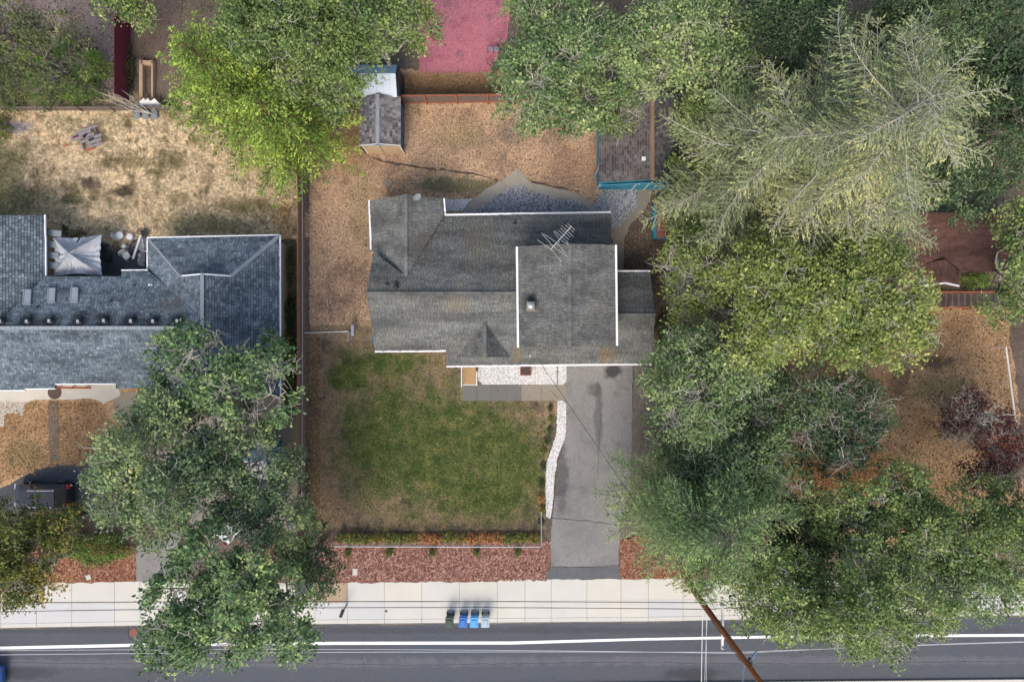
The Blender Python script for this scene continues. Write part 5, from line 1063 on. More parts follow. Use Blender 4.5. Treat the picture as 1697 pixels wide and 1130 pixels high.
m = MB(); m.prism([(xa + .1, yS_ + .1), (xb + .12, yS_ + .1), (xb + .12, yN_ - .1), (xa + .1, yN_ - .1)], 0, ze - .05); m.build('wall', M['dark'], s3)
# coop
s4 = empty('small_coop', P(1098, 370), 'small brown-roofed coop with a blue west side under the olive tree', 'coop')
zr, ze = 1.5, 1.15; xr0 = P(1101, 0, zr)[0]; x0, x1 = P(1088, 0, ze)[0], P(1115, 0, ze)[0]; yN_, yS_ = P(0, 336, ze)[1], P(0, 395, ze)[1]
for i in range(8):
    a, b = yN_ + (yS_ - yN_) * i / 8, yN_ + (yS_ - yN_) * (i + 1) / 8 + .01
    for xx in (x0, x1): m = MB(); m.slab([(xr0, a, zr), (xx, a, ze), (xx, b, ze), (xr0, b, zr)], .025); m.build('roof_board', M['terracotta'], s4)
m = MB(); m.prism([(x0 - .13, yN_ - .1), (x1 - .1, yN_ - .1), (x1 - .1, yS_ + .1), (x0 - .13, yS_ + .1)], 0, 1.1); m.build('wall', M['siding_blue'], s4)
m = MB(); m.beam((x0 - .15, yN_ - .05, 1.12), (x0 - .15, yS_ + .05, 1.12), .08, .05); m.build('blue_rail', M['siding_blue'], s4)
tr_ = empty('garden_trough', P(1110, 452), 'small pale rectangular trough beside the trees east of the house', 'trough')
for dx, dy, sx, sy in ((-.2, 0, .05, .8), (.2, 0, .05, .8), (0, .38, .4, .05), (0, -.38, .4, .05)): piece('trough_side', ub(M['grey_plastic']), None, tr_, V3(P(1110, 452)) + Vector((dx, dy, .17)), scale=(sx, sy, .3))
piece('trough_floor', ub(M['black']), None, tr_, V3(P(1110, 452)) + Vector((0, 0, .04)), scale=(.36, .72, .03))
# court bench
cb = empty('metal_bench', P(818, 88), 'small grey metal grid bench on the red court', 'bench')
c = V3(P(818, 86)); 
for i in range(5): piece('slat', ub(M['galv']), None, cb, c + Vector((0, -.14 + .07 * i, .42)), scale=(.85, .03, .03))
for sx in (-1, 0, 1): piece('cross_bar', ub(M['dark']), None, cb, c + Vector((sx * .4, 0, .45)), scale=(.03, .36, .03)); piece('leg', ub(M['dark']), None, cb, c + Vector((sx * .4, -.1, .2)), scale=(.04, .04, .4))

# right neighbour: red-brown roof, ramp deck -------------------------
rh = empty('red_brown_roofed_house', P(1560, 420), 'neighbour house with red-brown shingles mostly under the fir', 'house')
rs = Plane(P(1630, 450, 2.7), 0, .4); gx_ = P(1566, 0, 3.3)[0]; gwp = Plane((gx_, 0, 3.3), .35, 0); gep = Plane((gx_, 0, 3.3), -.35, 0)
rsf = [[rs.at(*p) for p in [(1380, 352), (1720, 352), (1720, 450), (1588, 450), (1566, 430), (1530, 470), (1380, 470)]], [gwp.at(*p) for p in [(1566, 430), (1566, 468), (1518, 474), (1518, 440)]], [gep.at(*p) for p in [(1566, 430), (1590, 450), (1588, 473), (1566, 468)]]]
rr = roof(rh, rsf, M['sh_red'], M['sh_red'], 31, .17, .3)
trim(rh, [gwp.at(1517, 475), gwp.at(1566, 469)], G, .1, .1, 'barge_board'); trim(rh, [gep.at(1566, 469), gep.at(1589, 474)], G, .1, .1, 'barge_board')
walls(rh, [(1390, 360, 2.5), (1710, 360, 2.5), (1710, 440, 2.5), (1582, 440, 2.5), (1582, 465, 2.5), (1522, 465, 2.5), (1390, 460, 2.5)], 2.3, M['siding_tan'])
rd = empty('ramp_deck', P(1580, 500), 'long dark deck ramp with reddish rails below the red-brown roof', 'deck')
xa, xb = P(1535, 0, .5)[0], P(1680, 0, .5)[0]; yn, ys = P(0, 486, .5)[1], P(0, 507, .5)[1]; nb = 42
for i in range(nb): piece('deck_board', ub(M['deck_dark' if i % 3 else 'fence_grey']), None, rd, (xa + (xb - xa) * (i + .5) / nb, (yn + ys) / 2, .5), scale=((xb - xa) / nb - .02, yn - ys, .04))
for i in range(5): piece('deck_board', ub(M['fence_grey' if i % 2 else 'deck_dark']), None, rd, (P(1525, 0, .5)[0], P(0, 494 + i * 5, .5)[1], .5), scale=(.95, .2, .04))
for yy in (484, 510): piece('rail', ub(M['rust_wood']), None, rd, P(1615, yy, 1.25), scale=(P(1690, 0, 1.25)[0] - P(1540, 0, 1.25)[0], .1, .06))
for x in (1545, 1580, 1615, 1650, 1685):
    for yy in (484, 510): q = P(x, yy, 1.25); piece('post', ub(M['rust_wood']), None, rd, (q[0], q[1], .62), scale=(.09, .09, 1.22))
piece('rail', ub(M['rust_wood']), None, rd, P(1530, 518, 1.0), scale=(1.1, .12, .06)); piece('rail', ub(M['rust_wood']), None, rd, P(1548, 513, 1.0), scale=(.14, .5, .06))
clutter('slate_table', 'dark slate-grey table top at the west end of the deck ramp', 'table', 1529, 483, .75, (1.05, .75, .06), M['asphalt_dark'], 0)

# teal shed + tubs + boat under the big street tree ------------------
s5 = empty('teal_tin_shed', P(425, 765), 'tin shed with teal and white corrugated roof under the big tree', 'shed')
xa, xb = P(404, 0, 2.3)[0], P(444, 0, 2.3)[0]
for i in range(9):
    u0, u1 = xa + (xb - xa) * i / 9, xa + (xb - xa) * (i + 1) / 9 - .012; m = MB(); m.slab([(u0, P(0, 734, 2.5)[1], 2.3), (u1, P(0, 734, 2.5)[1], 2.3), (u1, P(0, 764, 2.6)[1], 2.6), (u0, P(0, 764, 2.6)[1], 2.6)], .03); m.build('roof_sheet', M['metal_roof_blue'], s5)
    m = MB(); m.slab([(u0, P(0, 764, 2.6)[1], 2.6), (u1, P(0, 764, 2.6)[1], 2.6), (u1, P(0, 794, 2.3)[1], 2.3), (u0, P(0, 794, 2.3)[1], 2.3)], .03); m.build('roof_sheet', M['white_wood'], s5)
m = MB(); m.prism([(xa + .1, P(0, 738, 2.4)[1]), (xb + .2, P(0, 738, 2.4)[1]), (xb + .2, P(0, 790, 2.3)[1]), (xa + .1, P(0, 790, 2.3)[1])], 0, 2.2); m.build('wall', M['siding_blue2'], s5)
for i, (x, y, lab) in enumerate(((419, 805, 'pale round lidded tub nearer the trunk, below the teal shed'), (442, 807, 'pale round lidded tub below the teal shed, nearer the lawn'))):
    m = MB(); m.lathe(P(x, y), [(.36, 0), (.42, .75)], 20); tt = m.build('round_tub', M['grey_plastic'], loc=P(x, y)); tag(tt, lab, 'tub', 'round tubs below the teal shed')
    m = MB(); m.lathe((*P(x, y)[:2], .75), [(.45, 0), (.45, .04), (.3, .07), (.28, .05), (.14, .07), (.05, .1)], 20); m.build('lid', M['white_plastic'], tt)
def car(name, label, px, py, rz, paint, Ln=4.7, Wd=1.85, Ht=1.7, suv=True):
    r = empty(name, P(px, py), label, 'car'); b = r.location.copy()
    prof = [(-.5, .30, .86), (-.485, .62, .93), (-.42, .92, .97), (-.2, 1.0, 1), (.18, 1.0, 1), (.36, .93, .97), (.46, .78, .93), (.5, .42, .84)] if not suv else [(-.5, .35, .88), (-.49, .9, .95), (-.44, 1.0, .98), (-.2, 1.02, 1), (.2, 1.0, 1), (.38, .97, .97), (.47, .86, .93), (.5, .45, .85)]
    vs = []; 
    for x, zt, ws in prof:
        hw = Wd / 2 * ws
        for yy, zz in ((-hw, .25), (-hw * 1.01, .6), (-hw * .94, zt * .98), (-hw * .5, zt + .03), (hw * .5, zt + .03), (hw * .94, zt * .98), (hw * 1.01, .6), (hw, .25)): vs.append(b + Vector((x * Ln, yy, min(zz, zt + .03) if zz != .25 else .25)))
    n = 8; fs = [(i * n + k, i * n + (k + 1) % n, (i + 1) * n + (k + 1) % n, (i + 1) * n + k) for i in range(len(prof) - 1) for k in range(n)] + [tuple(range(n)), tuple(reversed(range((len(prof) - 1) * n, len(prof) * n)))]
    m = MB(); m.add(vs, fs); bd_ = m.build('body', paint, r); bevel(bd_, .03, 2)
    x0, x1, x2, x3 = (-.47, -.40, .08, .22) if suv else (-.36, -.18, .1, .26)
    vs = []
    for xx, zz, ww_ in ((x0, .95, .9), (x3, .95, .92), (x2, Ht, .74), (x1, Ht, .74)):
        for s in (-1, 1): vs.append(b + Vector((xx * Ln, s * Wd / 2 * ww_, zz)))
    m = MB(); m.add(vs, [(0, 2, 4, 6), (7, 5, 3, 1), (0, 6, 7, 1), (2, 3, 5, 4), (6, 4, 5, 7), (0, 1, 3, 2)]); bevel(m.build('windows', M['glass'], r), .04, 2)
    m = MB(); m.box((b.x + (x1 + x2) / 2 * Ln, b.y, b.z + Ht + .015), ((x2 - x1) * Ln * .98, Wd * .74, .06)); bevel(m.build('roof', paint, r), .03, 2)
    for s in (-1, 1):
        m = MB(); m.tube([b + Vector((x1 * Ln, s * Wd * .33, Ht + .1)), b + Vector((x2 * Ln, s * Wd * .33, Ht + .1))], .025, 6); m.build('roof_rail', M['chrome'], r)
        m = MB(); m.box((b.x - .492 * Ln, b.y + s * Wd * .38, .82), (.1, .28, .3)); m.build('tail_light', M['tail_red'], r)
        m = MB(); m.box((b.x + .485 * Ln, b.y + s * Wd * .36, .68), (.12, .34, .16)); m.build('headlight', M['chrome'], r)
        m = MB(); m.box((b.x + .16 * Ln, b.y + s * Wd * .56, 1.0), (.16, .2, .13)); bevel(m.build('mirror', paint, r), .03)
        for xx in (-.3, .31):
            m = MB(); c = b + Vector((xx * Ln, s * Wd * .47, .34)); m.tube([c - Vector((0, .11, 0)), c + Vector((0, .11, 0))], .34, 20); wh = m.build('wheel', M['rubber'], r)
            m = MB(); m.tube([c + Vector((0, s * .105, 0)), c + Vector((0, s * .125, 0))], .21, 12); m.build('rim', M['chrome'], wh)
    r.rotation_euler.z = rz; return r
sv = car('parked_suv', 'black SUV with red tail lights half hidden beneath the yellowing tree', 82, 817, math.pi, M['car_black'], Ln=3.9, Wd=1.75)
# car placed with its rear to the east
car('blue_car', 'blue car nosing into view at the bottom left on the road', -42, 1118, 0, M['car_blue'], suv=False, Ht=1.42)
car('white_car', 'white and glass car roof glimpsed through the big tree', 398, 848, .9, M['car_white'], Ln=4.3, suv=False, Ht=1.42)

# bins, mailbox, lids, pole -------------------------------------------
def wheelie(px, mat, label, tilt=0.0):
    q = V3(P(px, 1021)); r = empty('wheeled_bin', q, label, 'wheeled bin', 'wheeled bins on the kerb', tilt)
    def hull(y0, y1, x0, x1, z0, z1, yy0, yy1, xx0, xx1):
        vs = [(x0, y0, z0), (x1, y0, z0), (x1, y1, z0), (x0, y1, z0), (xx0, yy0, z1), (xx1, yy0, z1), (xx1, yy1, z1), (xx0, yy1, z1)]; return [q + Vector(v) for v in vs]
    FS = [(3, 2, 1, 0), (4, 5, 6, 7), (0, 1, 5, 4), (1, 2, 6, 5), (2, 3, 7, 6), (3, 0, 4, 7)]
    m = MB(); m.add(hull(-.25, .25, -.21, .21, .06, .98, -.34, .34, -.28, .28), FS); bevel(m.build('body', mat, r), .03)
    m = MB(); m.add(hull(-.38, .36, -.3, .3, .985, 1.03, -.37, .35, -.29, .29), FS); m.add(hull(-.26, .22, -.2, .2, 1.03, 1.075, -.2, .16, -.15, .15), FS); ld = m.build('lid', mat, r); bevel(ld, .015)
    m = MB(); m.tube([q + Vector((-.22, .42, .96)), q + Vector((.22, .42, .96))], .018, 8)
    for s in (-1, 1): m.beam(q + Vector((s * .2, .33, .95)), q + Vector((s * .2, .43, .96)), .04, .04)
    m.build('handle', mat, r)
    for s in (-1, 1): m = MB(); m.tube([q + Vector((s * .22, .26, .13)), q + Vector((s * .28, .26, .13))], .13, 14); m.build('wheel', M['rubber'], r)
for px, mt, lb in ((747, 'bin_green', 'dark green wheeled bin, at the west end of the row on the kerb'), (769, 'bin_blue', 'royal blue wheeled bin right of the dark green one'), (787, 'bin_sky', 'light blue wheeled bin between the royal blue and pale grey bins'), (805, 'bin_grey', 'pale grey-lidded wheeled bin at the east end of the row')):
    wheelie(px, M[mt], lb, R_(rg.uniform(-4, 4)))
mbx = empty('mailbox', P(574, 1003), 'black mailbox on a post at the sidewalk edge beside the tree', 'mailbox'); q = V3(P(574, 1003))
m = MB(); m.beam(q, q + Vector((0, 0, 1.05)), .1, .1); m.beam(q + Vector((0, .2, 1.02)), q + Vector((0, -.3, 1.02)), .09, .08); m.build('post', M['black'], mbx)
vs = [q + Vector((.11 * math.cos(t_) if abs(math.cos(t_)) > .01 else 0, yy, 1.2 + (.11 * math.sin(t_) if math.sin(t_) > 0 else 0))) for yy in (-.34, .2) for t_ in [math.pi * i / 8 for i in range(9)]] ; n9 = 9
vs += [q + Vector((s * .11, yy, 1.06)) for yy in (-.34, .2) for s in (1, -1)]
m = MB(); m.add(vs, [(i, i + 1, 9 + i + 1, 9 + i) for i in range(8)] + [tuple(range(9)) + (19, 18), tuple(range(9, 18)) + (21, 20), (0, 9, 20, 18), (8, 19, 21, 17), (18, 20, 21, 19)]); m.build('box', M['black'], mbx)
m = MB(); m.box(tuple(q + Vector((.125, -.1, 1.25))), (.02, .05, .2)); m.build('flag', M['tail_red'], mbx); mbx.rotation_euler.z = -.35
m = MB(); m.lathe(P(640, 1012), [(.09, 0), (.09, .02), (.05, .03)], 12); tag(m.build('valve_cap', M['dark'], loc=P(640, 1012)), 'small dark valve cap in the sidewalk east of the mailbox', 'valve cap')
clutter('meter_lid', 'pale rectangular meter box lid in the long mulch bed', 'meter lid', 588.5, 947, .01, (.36, .48, .05), M['patio_white'], 0)
clutter('meter_lid', 'tilted pale meter box lid in the left mulch bed', 'meter lid', 147, 956, .01, (.36, .36, .05), M['patio_white'], .3)
pb = V3(P(1138, 962)); up_ = empty('utility_pole', tuple(pb), 'leaning-looking brown wooden utility pole rising from the sidewalk by the oak', 'utility pole')
m = MB(); m.tube([pb + Vector((0, 0, z)) for z in (-.1, 4, 8, 12, 15.5)], [.19, .18, .165, .15, .14], 20); m.build('pole_shaft', M['pole'], up_, smooth=True)
def at_pole(z, dx=0, dy=0): return pb + Vector((dx, dy, z))
m = MB(); m.beam(at_pole(7.5, .2, 1.35), at_pole(7.5, .2, -1.45), .13, .12); ca = m.build('cross_arm', M['white_wood'], up_)
for s in (-1.35, 1.25): m = MB(); m.lathe(tuple(at_pole(7.56, .2, s)), [(.05, 0), (.07, .05), (.04, .07), (.07, .11), (.03, .15)], 10); m.build('insulator', M['porcelain'], ca)
for (a, b) in ((at_pole(12.3, .1, .0), at_pole(12.9, .32, .95)), (at_pole(12.2, -.1, -.05), at_pole(12.6, -.35, -1.0))):
    n = 10; m = MB(); d = b - a
    for i in range(n):
        c = a + d * (i + .5) / n; u = d.normalized(); m.tube([c - u * .022, c + u * .005, c + u * .022], [.03, .075, .02], 12)
    m.tube([a, b], .012, 6); m.build('insulator_string', M['porcelain'], up_, smooth=True)
m = MB(); m.beam(at_pole(12.3, .18, -.1), at_pole(12.3, .18, .25), .12, .35); m.build('steel_bracket', M['dark'], up_)
m = MB(); m.beam(at_pole(1.6, -.19, 0), at_pole(1.9, -.19, 0), .12, .02); m.build('pole_tag', M['galv'], up_)
m = MB(); m.tube([at_pole(z, -.17, -.08) for z in (0, 4, 8, 12)], .02, 6); m.build('ground_wire', M['dark'], up_)
def span(name, label, pts, r, mat, grp=None, sag=.3):
    out = []
    for a, b in zip(pts[:-1], pts[1:]):
        a, b = V3(a), V3(b)
        for i in range(17): t_ = i / 16; out.append(a + (b - a) * t_ - Vector((0, 0, sag * 4 * t_ * (1 - t_))))
    o = MB().tube(out, r, 6).build(name, mat, loc=pts[0]); return tag(o, label, 'wire', grp)
def PW(px, py, z): return P(px, py, z)
gW = 'overhead wires along the street'
Xl, Xr = -42, 46
for i, (z, dy, r, mt, lab, sl_) in enumerate(((7.45, 1.25, .014, 'wire', 'thin pale wire nearest the sidewalk on the cross-arm', .25), (10.9, -.05, .016, 'wire', 'pale upper wire running just below the white road line', .3), (11.15, .0, .014, 'wire', 'second pale wire paired just beside the upper one', .55),
        (5.0, .0, .014, 'wire', 'pale lower wire crossing above the sidewalk', .35), (4.15, .05, .012, 'wire', 'thin pale wire over the middle of the sidewalk', .3), (5.35, .1, .022, 'cable', 'thin black line hanging lowest over the sidewalk', .7), (4.3, .12, .025, 'cable', 'thick black line over the middle joint of the sidewalk', .3))):  # the last two are plain black lines above the sidewalk
    y = pb.y; span('overhead_wire', lab, [(Xl, y + dy * .6 - .3 * (i % 2), z + .1), tuple(at_pole(z, 0, dy)), (Xr, y + dy * .5 + .9, z + .1)], r, M[mt], gW, sl_)
for i, (z, x2, r) in enumerate(((4.6, -.35, .028), (5.4, -.1, .012), (5.6, -.62, .012))):
    span('service_wire', ['thick pale service line crossing the road south from the pole', 'thin service line fanning south from the pole, right of the thick one', 'thin service line fanning south from the pole, left of the thick one'][i], [tuple(at_pole(z, -.15, -.05)), tuple(at_pole(z + .4, x2, -14))], r, M['wire'], None, .25)
span('service_drop_cable', 'dark twisted cable running from the pole diagonally over the driveway to the house', [tuple(at_pole(8.8)), (mp[0] + .5, mp[1] - .1, 3.4)], .016, M['cable'], None, 1.1)

# ================================================================== HEDGES AND SMALL PLANTS
hx = [570, 590, 608, 626, 648, 664, 684, 706, 722, 744, 762, 783, 803, 822, 843, 864, 886]; cols = 'gggyggyoogyoooggyg'
gh = {'g': ('hedge_g', 'green'), 'o': ('hedge_o', 'orange-red'), 'y': ('autumn', 'yellowing')}
for i, x in enumerate(hx):
    k = gh[cols[i]]; pos = 'west end' if i < 6 else ('middle' if i < 12 else 'driveway end')
    near = ['first bush from the big tree', 'second bush from the big tree', 'third bush from the big tree', 'fourth bush from the big tree', 'above the second dwarf conifer, left side', 'above the second dwarf conifer, right side', 'between second and third dwarf conifers', 'above the third dwarf conifer, left side', 'above the third dwarf conifer, right side', 'left of the middle pair of gaps', 'between third and fourth dwarf conifers', 'above the fourth dwarf conifer, left side', 'above the fourth dwarf conifer, right side', 'between the last two dwarf conifers', 'above the last dwarf conifer, left side', 'above the last dwarf conifer, right side', 'last bush before the driveway fence corner'][i]
    shrub('hedge_bush', f'{k[1]} bush in the front fence hedge, {near}', 'bush', x, 888.5 + (i % 3), 12.5, 10, .85, L[k[0]], seed=i, group='bushes in the front hedge', leaf=.12, dens=1.3)
for i, x in enumerate((577.5, 645, 717.5, 790, 857.5)):
    shrub('dwarf_conifer', ['smallest dwarf conifer in the mulch, nearest the big tree', 'second dwarf conifer from the big tree in the mulch bed', 'third dwarf conifer, centre of the mulch bed', 'fourth dwarf conifer, second from the driveway', 'fifth dwarf conifer, nearest the driveway'][i], 'shrub', x, 913, 6.5 if i else 5, 7.5, .8, L['bright'], seed=30 + i, group='dwarf conifers in the mulch bed', leaf=.09, dens=3, spiky=1)
bed = [(912, 676, 5, 7, .3, 'deep'), (913, 694, 6, 8, .35, 'hedge_g'), (911, 712, 5, 7, .3, 'deep'), (907, 730, 6, 8, .4, 'deep'), (901, 748, 6, 8, .35, 'hedge_g'), (900, 772, 5, 8, .3, 'deep'), (898, 800, 6, 9, .35, 'deep'), (897, 826, 7, 8, .5, 'hedge_o'), (899, 843, 6, 8, .5, 'autumn'), (897, 864, 6, 7, .35, 'deep')]
places = ['northmost, at the walkway end', 'second down from the walkway', 'third down from the walkway', 'fourth down from the walkway', 'at the bend of the strip', 'just south of the bend', 'north of the orange shrub', 'orange one beside the strip end', 'yellow one at the fence top', 'southmost, inside the fence corner']
for i, (x, y, a, b, h, l) in enumerate(bed): shrub('border_shrub', f'small shrub beside the white gravel strip, {places[i]}', 'shrub', x, y, a, b, h, L[l], seed=50 + i, group='border shrubs by the driveway', leaf=.09, dens=1.5)
sd_ = [(480, 575, 14, 26, 1.5, 'autumn_g', 'reddish-green bush in the gap east of the neighbour house'), (484, 612, 15, 30, 1.7, 'bright', 'bright leafy bush between the neighbour house and brown fence'), (484, 660, 14, 30, 1.5, 'deep', 'dark green bush against the fence under the big tree'), (482, 520, 10, 30, .8, 'deep', 'low dark bush in the shade beside the neighbour roof'), (480, 440, 9, 35, .5, 'twiggy', 'dull grey brush heap by the north-east roof corner'),
       (165, 906, 58, 27, 1.6, 'bright', 'wide bright green shrub above the left mulch bed'), (120, 860, 22, 20, 1.2, 'deep', 'dark shrub below the black SUV'), (1612, 466, 26, 15, 1.2, 'bright', 'clipped yellow-green bush between roof and deck ramp'), (118, 128, 72, 56, 2.6, 'bright', 'broad dark green bush at the left end of the low fence'), (215, 120, 10, 45, .8, 'deep', 'narrow ivy strip at the foot of the red fence'),
       (22, 150, 48, 42, 2.2, 'twiggy', 'pale green bush at the far left edge'), (4, 215, 22, 26, .9, 'autumn_g', 'yellow-green bush at the left edge of the dry field'), (100, 380, 20, 8, .5, 'deep', 'dark weeds at the roof corner above the tent'), (1100, 545, 16, 26, 1.0, 'deep', 'dark shrub by the east wall of the house'), (372, 752, 34, 26, 2.2, 'bright', 'mossy bright green bush left of the teal shed')]
for i, (x, y, a, b, h, l, lab) in enumerate(sd_): shrub('shrub', lab, 'shrub', x, y, a, b, h, L[l], seed=80 + i, leaf=.13, dens=1.1 if a < 30 else 1.4)

# ================================================================== TREES
BP, BG, BB = M['bark_pale'], M['bark_grey'], M['bark_brown']
T = lambda *a, **k: broadleaf('oak_tree', *a, **k)
gL, gR, gN = 'big trees over the left street side', 'oaks on the right side', 'oaks along the north edge'
# left street trees
broadleaf('maple_tree', 'open-crowned maple reaching over the blue-grey roof', 'tree', 372, 640, 142, 118, 8.5, 2.2, L['maple'], BP, 1, gL, holes=[(427, 763, 30), (434, 806, 17), (402, 846, 15), (330, 850, 14)], leaf=.25, dens=.75, lobe=1.15, twigs=.8, gaps=.75, foot=(400, 725))
broadleaf('maple_tree', 'wide grey-green tree above the SUV and bright shrub', 'tree', 305, 775, 172, 145, 9, 2.6, L['maple_grey'], BP, 2, gL, holes=[(427, 763, 30), (434, 806, 17), (402, 846, 15), (330, 850, 14)], leaf=.2, dens=1.05, lobe=1.4, twigs=1.1, gaps=.35, foot=(385, 770))
broadleaf('maple_tree', 'darkest tree hanging over the sidewalk and white road line', 'tree', 385, 990, 155, 140, 10, 2.6, L['maple'], BP, 3, gL, leaf=.24, dens=.85, lobe=1.3, twigs=.8, gaps=.5, foot=(430, 915))
broadleaf('maple_tree', 'tree crown beside the lawn fence, right of the teal shed', 'tree', 445, 810, 85, 100, 7.5, 2.0, L['maple_grey'], BP, 4, gL, holes=[(427, 763, 30), (434, 806, 17), (402, 846, 15), (330, 850, 14)], leaf=.2, dens=.8, lobe=1.2, twigs=1.1, gaps=.45, foot=(468, 815))
broadleaf('evergreen_tree', 'round dark evergreen at the corner of lawn and mulch bed', 'tree', 508, 925, 55, 62, 5, 2.0, L['oak_dark'], BG, 5, foot=(524, 912), leaf=.15, dens=1.5, lobe=1.1, twigs=.4, gaps=.1)
broadleaf('autumn_tree', 'big green tree turning gold at the lower left edge', 'tree', 30, 902, 88, 100, 6.5, 2.2, L['autumn_g'], BG, 6, holes=[(98, 812, 30)], leaf=.19, dens=1.15, lobe=1.3, twigs=.8, gaps=.25)
broadleaf('autumn_tree', 'small yellow-gold tree hanging over the left end of the sidewalk', 'tree', 35, 955, 62, 55, 5.5, 1.5, L['autumn'], BP, 7, leaf=.18, dens=.9, lobe=1.1, twigs=1.4, gaps=.4)
broadleaf('bare_tree', 'sparse tree with bare pale branches at the top left', 'tree', 60, 80, 105, 90, 6.5, 2.0, L['twiggy'], M['bark_dull'], 8, foot=(100, 110), leaf=.17, dens=.5, lobe=1.4, twigs=1.1, gaps=.45)
broadleaf('small_tree', 'small green tree over the end of the red fence', 'tree', 222, 18, 48, 45, 6, 1.6, L['oak'], BG, 9, foot=(226, 40), leaf=.19, dens=1.1, lobe=1.1, twigs=.6, gaps=.2)
# north conifers and oaks
conifer('cedar_tree', 'yellow-green cedar, left and taller of the pair over the dry field', 302, 70, 12, 4.6, L['cedar'], BB, 11, rise=.12, droop=.3, per=10, fluffy=True, leaf=.13, prof=.8, step=.24, levels=19)
conifer('cedar_tree', 'yellow-green cedar, right and lower of the pair over the dry field', 425, 165, 10, 4.3, L['cedar'], BB, 12, rise=.12, droop=.3, per=10, fluffy=True, leaf=.13, prof=.7, step=.24, levels=15)
T('mid green oak behind the cedar pair at the top', 'tree', 478, 40, 138, 105, 9.5, 2.4, L['oak'], BP, 13, gN, leaf=.2, dens=1.15, twigs=.9, gaps=.2)
T('oak overhanging the metal-roofed shed, left of the red court', 'tree', 612, 38, 108, 100, 8.5, 2.3, L['oak'], BP, 14, gN, leaf=.2, dens=1.1, twigs=.9, gaps=.25)
T('oak right of the red court, over the back fence', 'tree', 925, 100, 118, 138, 9, 2.4, L['oak_grey'], BP, 15, gN, leaf=.19, dens=1.05, twigs=1.6, gaps=.25)
T('oak behind the large shed, near the top edge', 'tree', 1120, 70, 125, 112, 9.5, 2.4, L['oak_grey'], BP, 16, gN, leaf=.19, dens=1.05, twigs=1.6, gaps=.25)
T('oak drooping over the large shed roof on its east side', 'tree', 1182, 192, 66, 62, 7, 1.9, L['oak'], BP, 17, gN, leaf=.18, dens=1.1, twigs=1.3, gaps=.25)
T('low oak bough over the west half of the large shed roof', 'tree', 1010, 185, 62, 48, 6, 1.6, L['oak'], BP, 43, gN, leaf=.18, dens=1.0, lobe=1.1, twigs=1.4, gaps=.35)
T('dark oak at the top edge, left of the tall fir\'s tip', 'tree', 1310, 25, 135, 95, 10, 2.4, L['oak_dark'], BG, 18, gN, leaf=.19, dens=1.1, twigs=.9, gaps=.2)
T('dark oak at the top right behind the tall fir', 'tree', 1560, 15, 150, 80, 9, 2.4, L['oak_dark'], BG, 19, gN, leaf=.19, dens=1.1, twigs=.9, gaps=.2)
T('shaded oak under the top edge, above the tall fir tip', 'tree', 1430, 85, 110, 70, 7, 2.0, L['oak_dark'], BG, 44, gN, leaf=.19, dens=1.0, twigs=.9, gaps=.2)
T('shaded oak at the far upper right between two dark oaks', 'tree', 1600, 150, 95, 75, 6.5, 2.0, L['oak_dark'], BG, 45, gN, leaf=.19, dens=1.0, twigs=.9, gaps=.2)
T('dark oak on the right edge beside the tall fir', 'tree', 1680, 190, 75, 150, 8, 2.2, L['oak_dark'], BG, 20, gR, leaf=.19, dens=1.05, twigs=.9, gaps=.25)
T('oak at the right edge over the red-brown roof corner', 'tree', 1690, 440, 52, 105, 7.5, 2.0, L['oak'], BP, 21, gR, foot=(1672, 450), leaf=.19, dens=1.05, lobe=1.2, twigs=1.2, gaps=.3)
T('dark oak under the tall fir, north of the red-brown roof', 'tree', 1540, 285, 110, 85, 7, 2.0, L['oak_dark'], BG, 22, gR, leaf=.19, dens=.9, twigs=.8, gaps=.3)
T('dark oak filling the gap between large shed and fir', 'tree', 1290, 190, 95, 110, 6, 2.0, L['oak_dark'], BG, 41, gR, leaf=.19, dens=.9, twigs=.7, gaps=.3)
conifer('fir_tree', 'tallest fir with sweeping pale branches at the upper right', 1550, 158, 20, 7.0, L['fir'], BP, 23, rise=.22, droop=.2, per=8, leaf=.13, side=1.75, levels=20, prof=.5, bare=.03, spine=.04, low=.2, step=.22)
conifer('fir_tree', 'second pale-branched fir, between the bright cedars and the tallest fir', 1335, 215, 15.5, 6.0, L['fir'], BP, 53, rise=.22, droop=.2, per=8, leaf=.13, side=1.7, levels=17, prof=.5, bare=.03, spine=.038, low=.2, step=.22)
conifer('fir_tree', 'pale fir boughs just above the light olive oaks', 1470, 335, 13.5, 5.0, L['fir'], BP, 54, rise=.22, droop=.2, per=8, leaf=.13, side=1.6, levels=14, prof=.5, bare=.03, spine=.035, low=.3, step=.22)
conifer('cedar_tree', 'bright green cedar between the large shed and the tall fir', 1200, 280, 7.5, 2.6, L['cedar2'], BB, 24, per=11, fluffy=True, leaf=.15, prof=.7, step=.22, levels=14)
conifer('cedar_tree', 'short bright cedar beside the coop', 1172, 365, 6, 2.0, L['cedar2'], BB, 25, per=11, fluffy=True, leaf=.15, prof=.7, step=.22, levels=12)
T('yellow-olive oak directly east of the house, over the dirt', 'tree', 1150, 460, 62, 82, 6.5, 1.9, L['olive'], BP, 26, gR, leaf=.18, dens=.95, lobe=1.1, twigs=1.6, gaps=.4)
T('light olive oak south of the fir, left half', 'tree', 1295, 500, 125, 120, 10.5, 2.6, L['olive'], BP, 27, gR, leaf=.19, dens=1.1, twigs=1.6, gaps=.25)
T('light olive oak south of the fir, reaching the deck ramp', 'tree', 1430, 500, 115, 118, 10.5, 2.6, L['olive'], BP, 28, gR, leaf=.19, dens=1.1, twigs=1.6, gaps=.25)
T('grey-green oak with white twigs beside the driveway', 'tree', 1142, 650, 88, 105, 8, 2.3, L['oak_grey'], BP, 29, gR, leaf=.18, dens=1.0, twigs=1.9, gaps=.35)
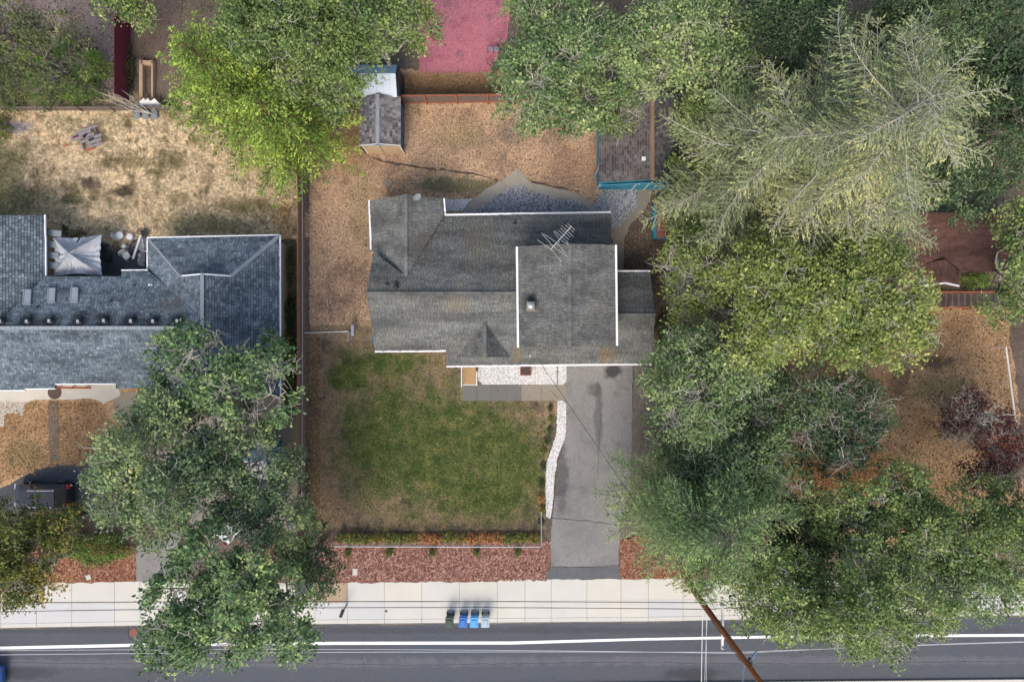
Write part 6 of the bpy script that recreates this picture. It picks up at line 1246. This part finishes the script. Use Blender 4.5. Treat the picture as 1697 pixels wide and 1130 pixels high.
T('dark green oak in the shade right of the driveway oak', 'tree', 1245, 655, 78, 75, 6.5, 2.0, L['oak_dark'], BP, 30, gR, leaf=.18, dens=.85, twigs=1.3, gaps=.35)
T('dark open oak left of the parched lawn', 'tree', 1362, 685, 125, 98, 7, 2.1, L['oak_dark'], BP, 31, gR, foot=(1320, 690), leaf=.18, dens=.85, twigs=1.6, gaps=.45)
T('dark oak between driveway oak and the brown clearing', 'tree', 1185, 765, 95, 85, 7, 2.0, L['oak_dark'], BP, 32, gR, leaf=.18, dens=.9, twigs=1.3, gaps=.4)
conifer('fir_tree', 'green fir spreading over the corner mulch bed and driveway edge', 1218, 895, 13, 5.5, L['fir2'], M['bark_dull'], 33, rise=.15, droop=.2, per=9, leaf=.14, side=1.5, levels=20, prof=.5, fluffy=False, spine=.025, low=.15, step=.25)
T('light green oak overhanging the road at the pole', 'tree', 1322, 988, 118, 88, 9, 2.4, L['oak'], BP, 34, gR, leaf=.18, dens=1.1, twigs=1.4, gaps=.25)
T('large oak reaching furthest over the road at lower right', 'tree', 1450, 995, 160, 98, 10.5, 2.6, L['oak'], BP, 35, gR, leaf=.18, dens=1.0, twigs=1.5, gaps=.35)
T('green oak above the street, south of the brown clearing', 'tree', 1452, 850, 122, 88, 8, 2.3, L['oak'], BP, 36, gR, foot=(1420, 845), leaf=.18, dens=1.05, twigs=1.3, gaps=.3)
T('green oak at the right edge above the street', 'tree', 1615, 890, 135, 100, 8, 2.3, L['oak'], BP, 37, gR, leaf=.18, dens=1.05, twigs=1.2, gaps=.3)
T('oak bough filling the gap between driveway fir and pole oak', 'tree', 1195, 935, 74, 36, 7, 1.8, L['oak'], BP, 46, gR, foot=(1170, 915), leaf=.18, dens=1.05, lobe=1.2, twigs=1.2, gaps=.3)
T('light oak between the road oak and right edge oak', 'tree', 1560, 960, 95, 62, 8, 2.0, L['oak_grey'], BP, 47, gR, leaf=.18, dens=1.05, twigs=1.2, gaps=.3)
T('grey-green oak west of the brown clearing', 'tree', 1255, 800, 80, 80, 7, 2.0, L['oak_grey'], BP, 48, gR, leaf=.18, dens=1.05, twigs=1.5, gaps=.3)
T('oak bough over the left half of the metal-roofed shed', 'tree', 545, 150, 60, 50, 6, 1.7, L['oak'], BP, 49, gN, leaf=.19, dens=1.1, lobe=1.1, twigs=1.2, gaps=.25)
T('oak at the right edge over the far end of the street', 'tree', 1680, 955, 60, 45, 7, 1.8, L['oak'], BP, 50, gR, leaf=.18, dens=1.05, lobe=1.2, twigs=1.2, gaps=.3)
T('grey-green oak between the driveway oak and olive oaks', 'tree', 1210, 580, 80, 62, 8, 2.0, L['oak_grey'], BP, 51, gR, leaf=.18, dens=1.0, twigs=1.5, gaps=.3)
T('low dark oak under the crowns beside the driveway fir', 'tree', 1310, 880, 110, 80, 5.5, 1.8, L['oak_dark'], BG, 38, gR, leaf=.18, dens=.9, twigs=.8, gaps=.3)
broadleaf('plum_tree', 'dark purple-leaved tree on the parched lawn', 'tree', 1600, 695, 62, 52, 4.5, 1.4, L['plum'], BP, 39, None, foot=(1588, 690), leaf=.15, dens=1.0, lobe=.9, twigs=1.2, gaps=.55)
broadleaf('plum_tree', 'red-leaved tree with pale twigs at the right edge', 'tree', 1655, 755, 75, 70, 5, 1.6, L['plum_red'], BP, 40, None, foot=(1640, 750), leaf=.15, dens=.95, lobe=1.0, twigs=1.7, gaps=.5)
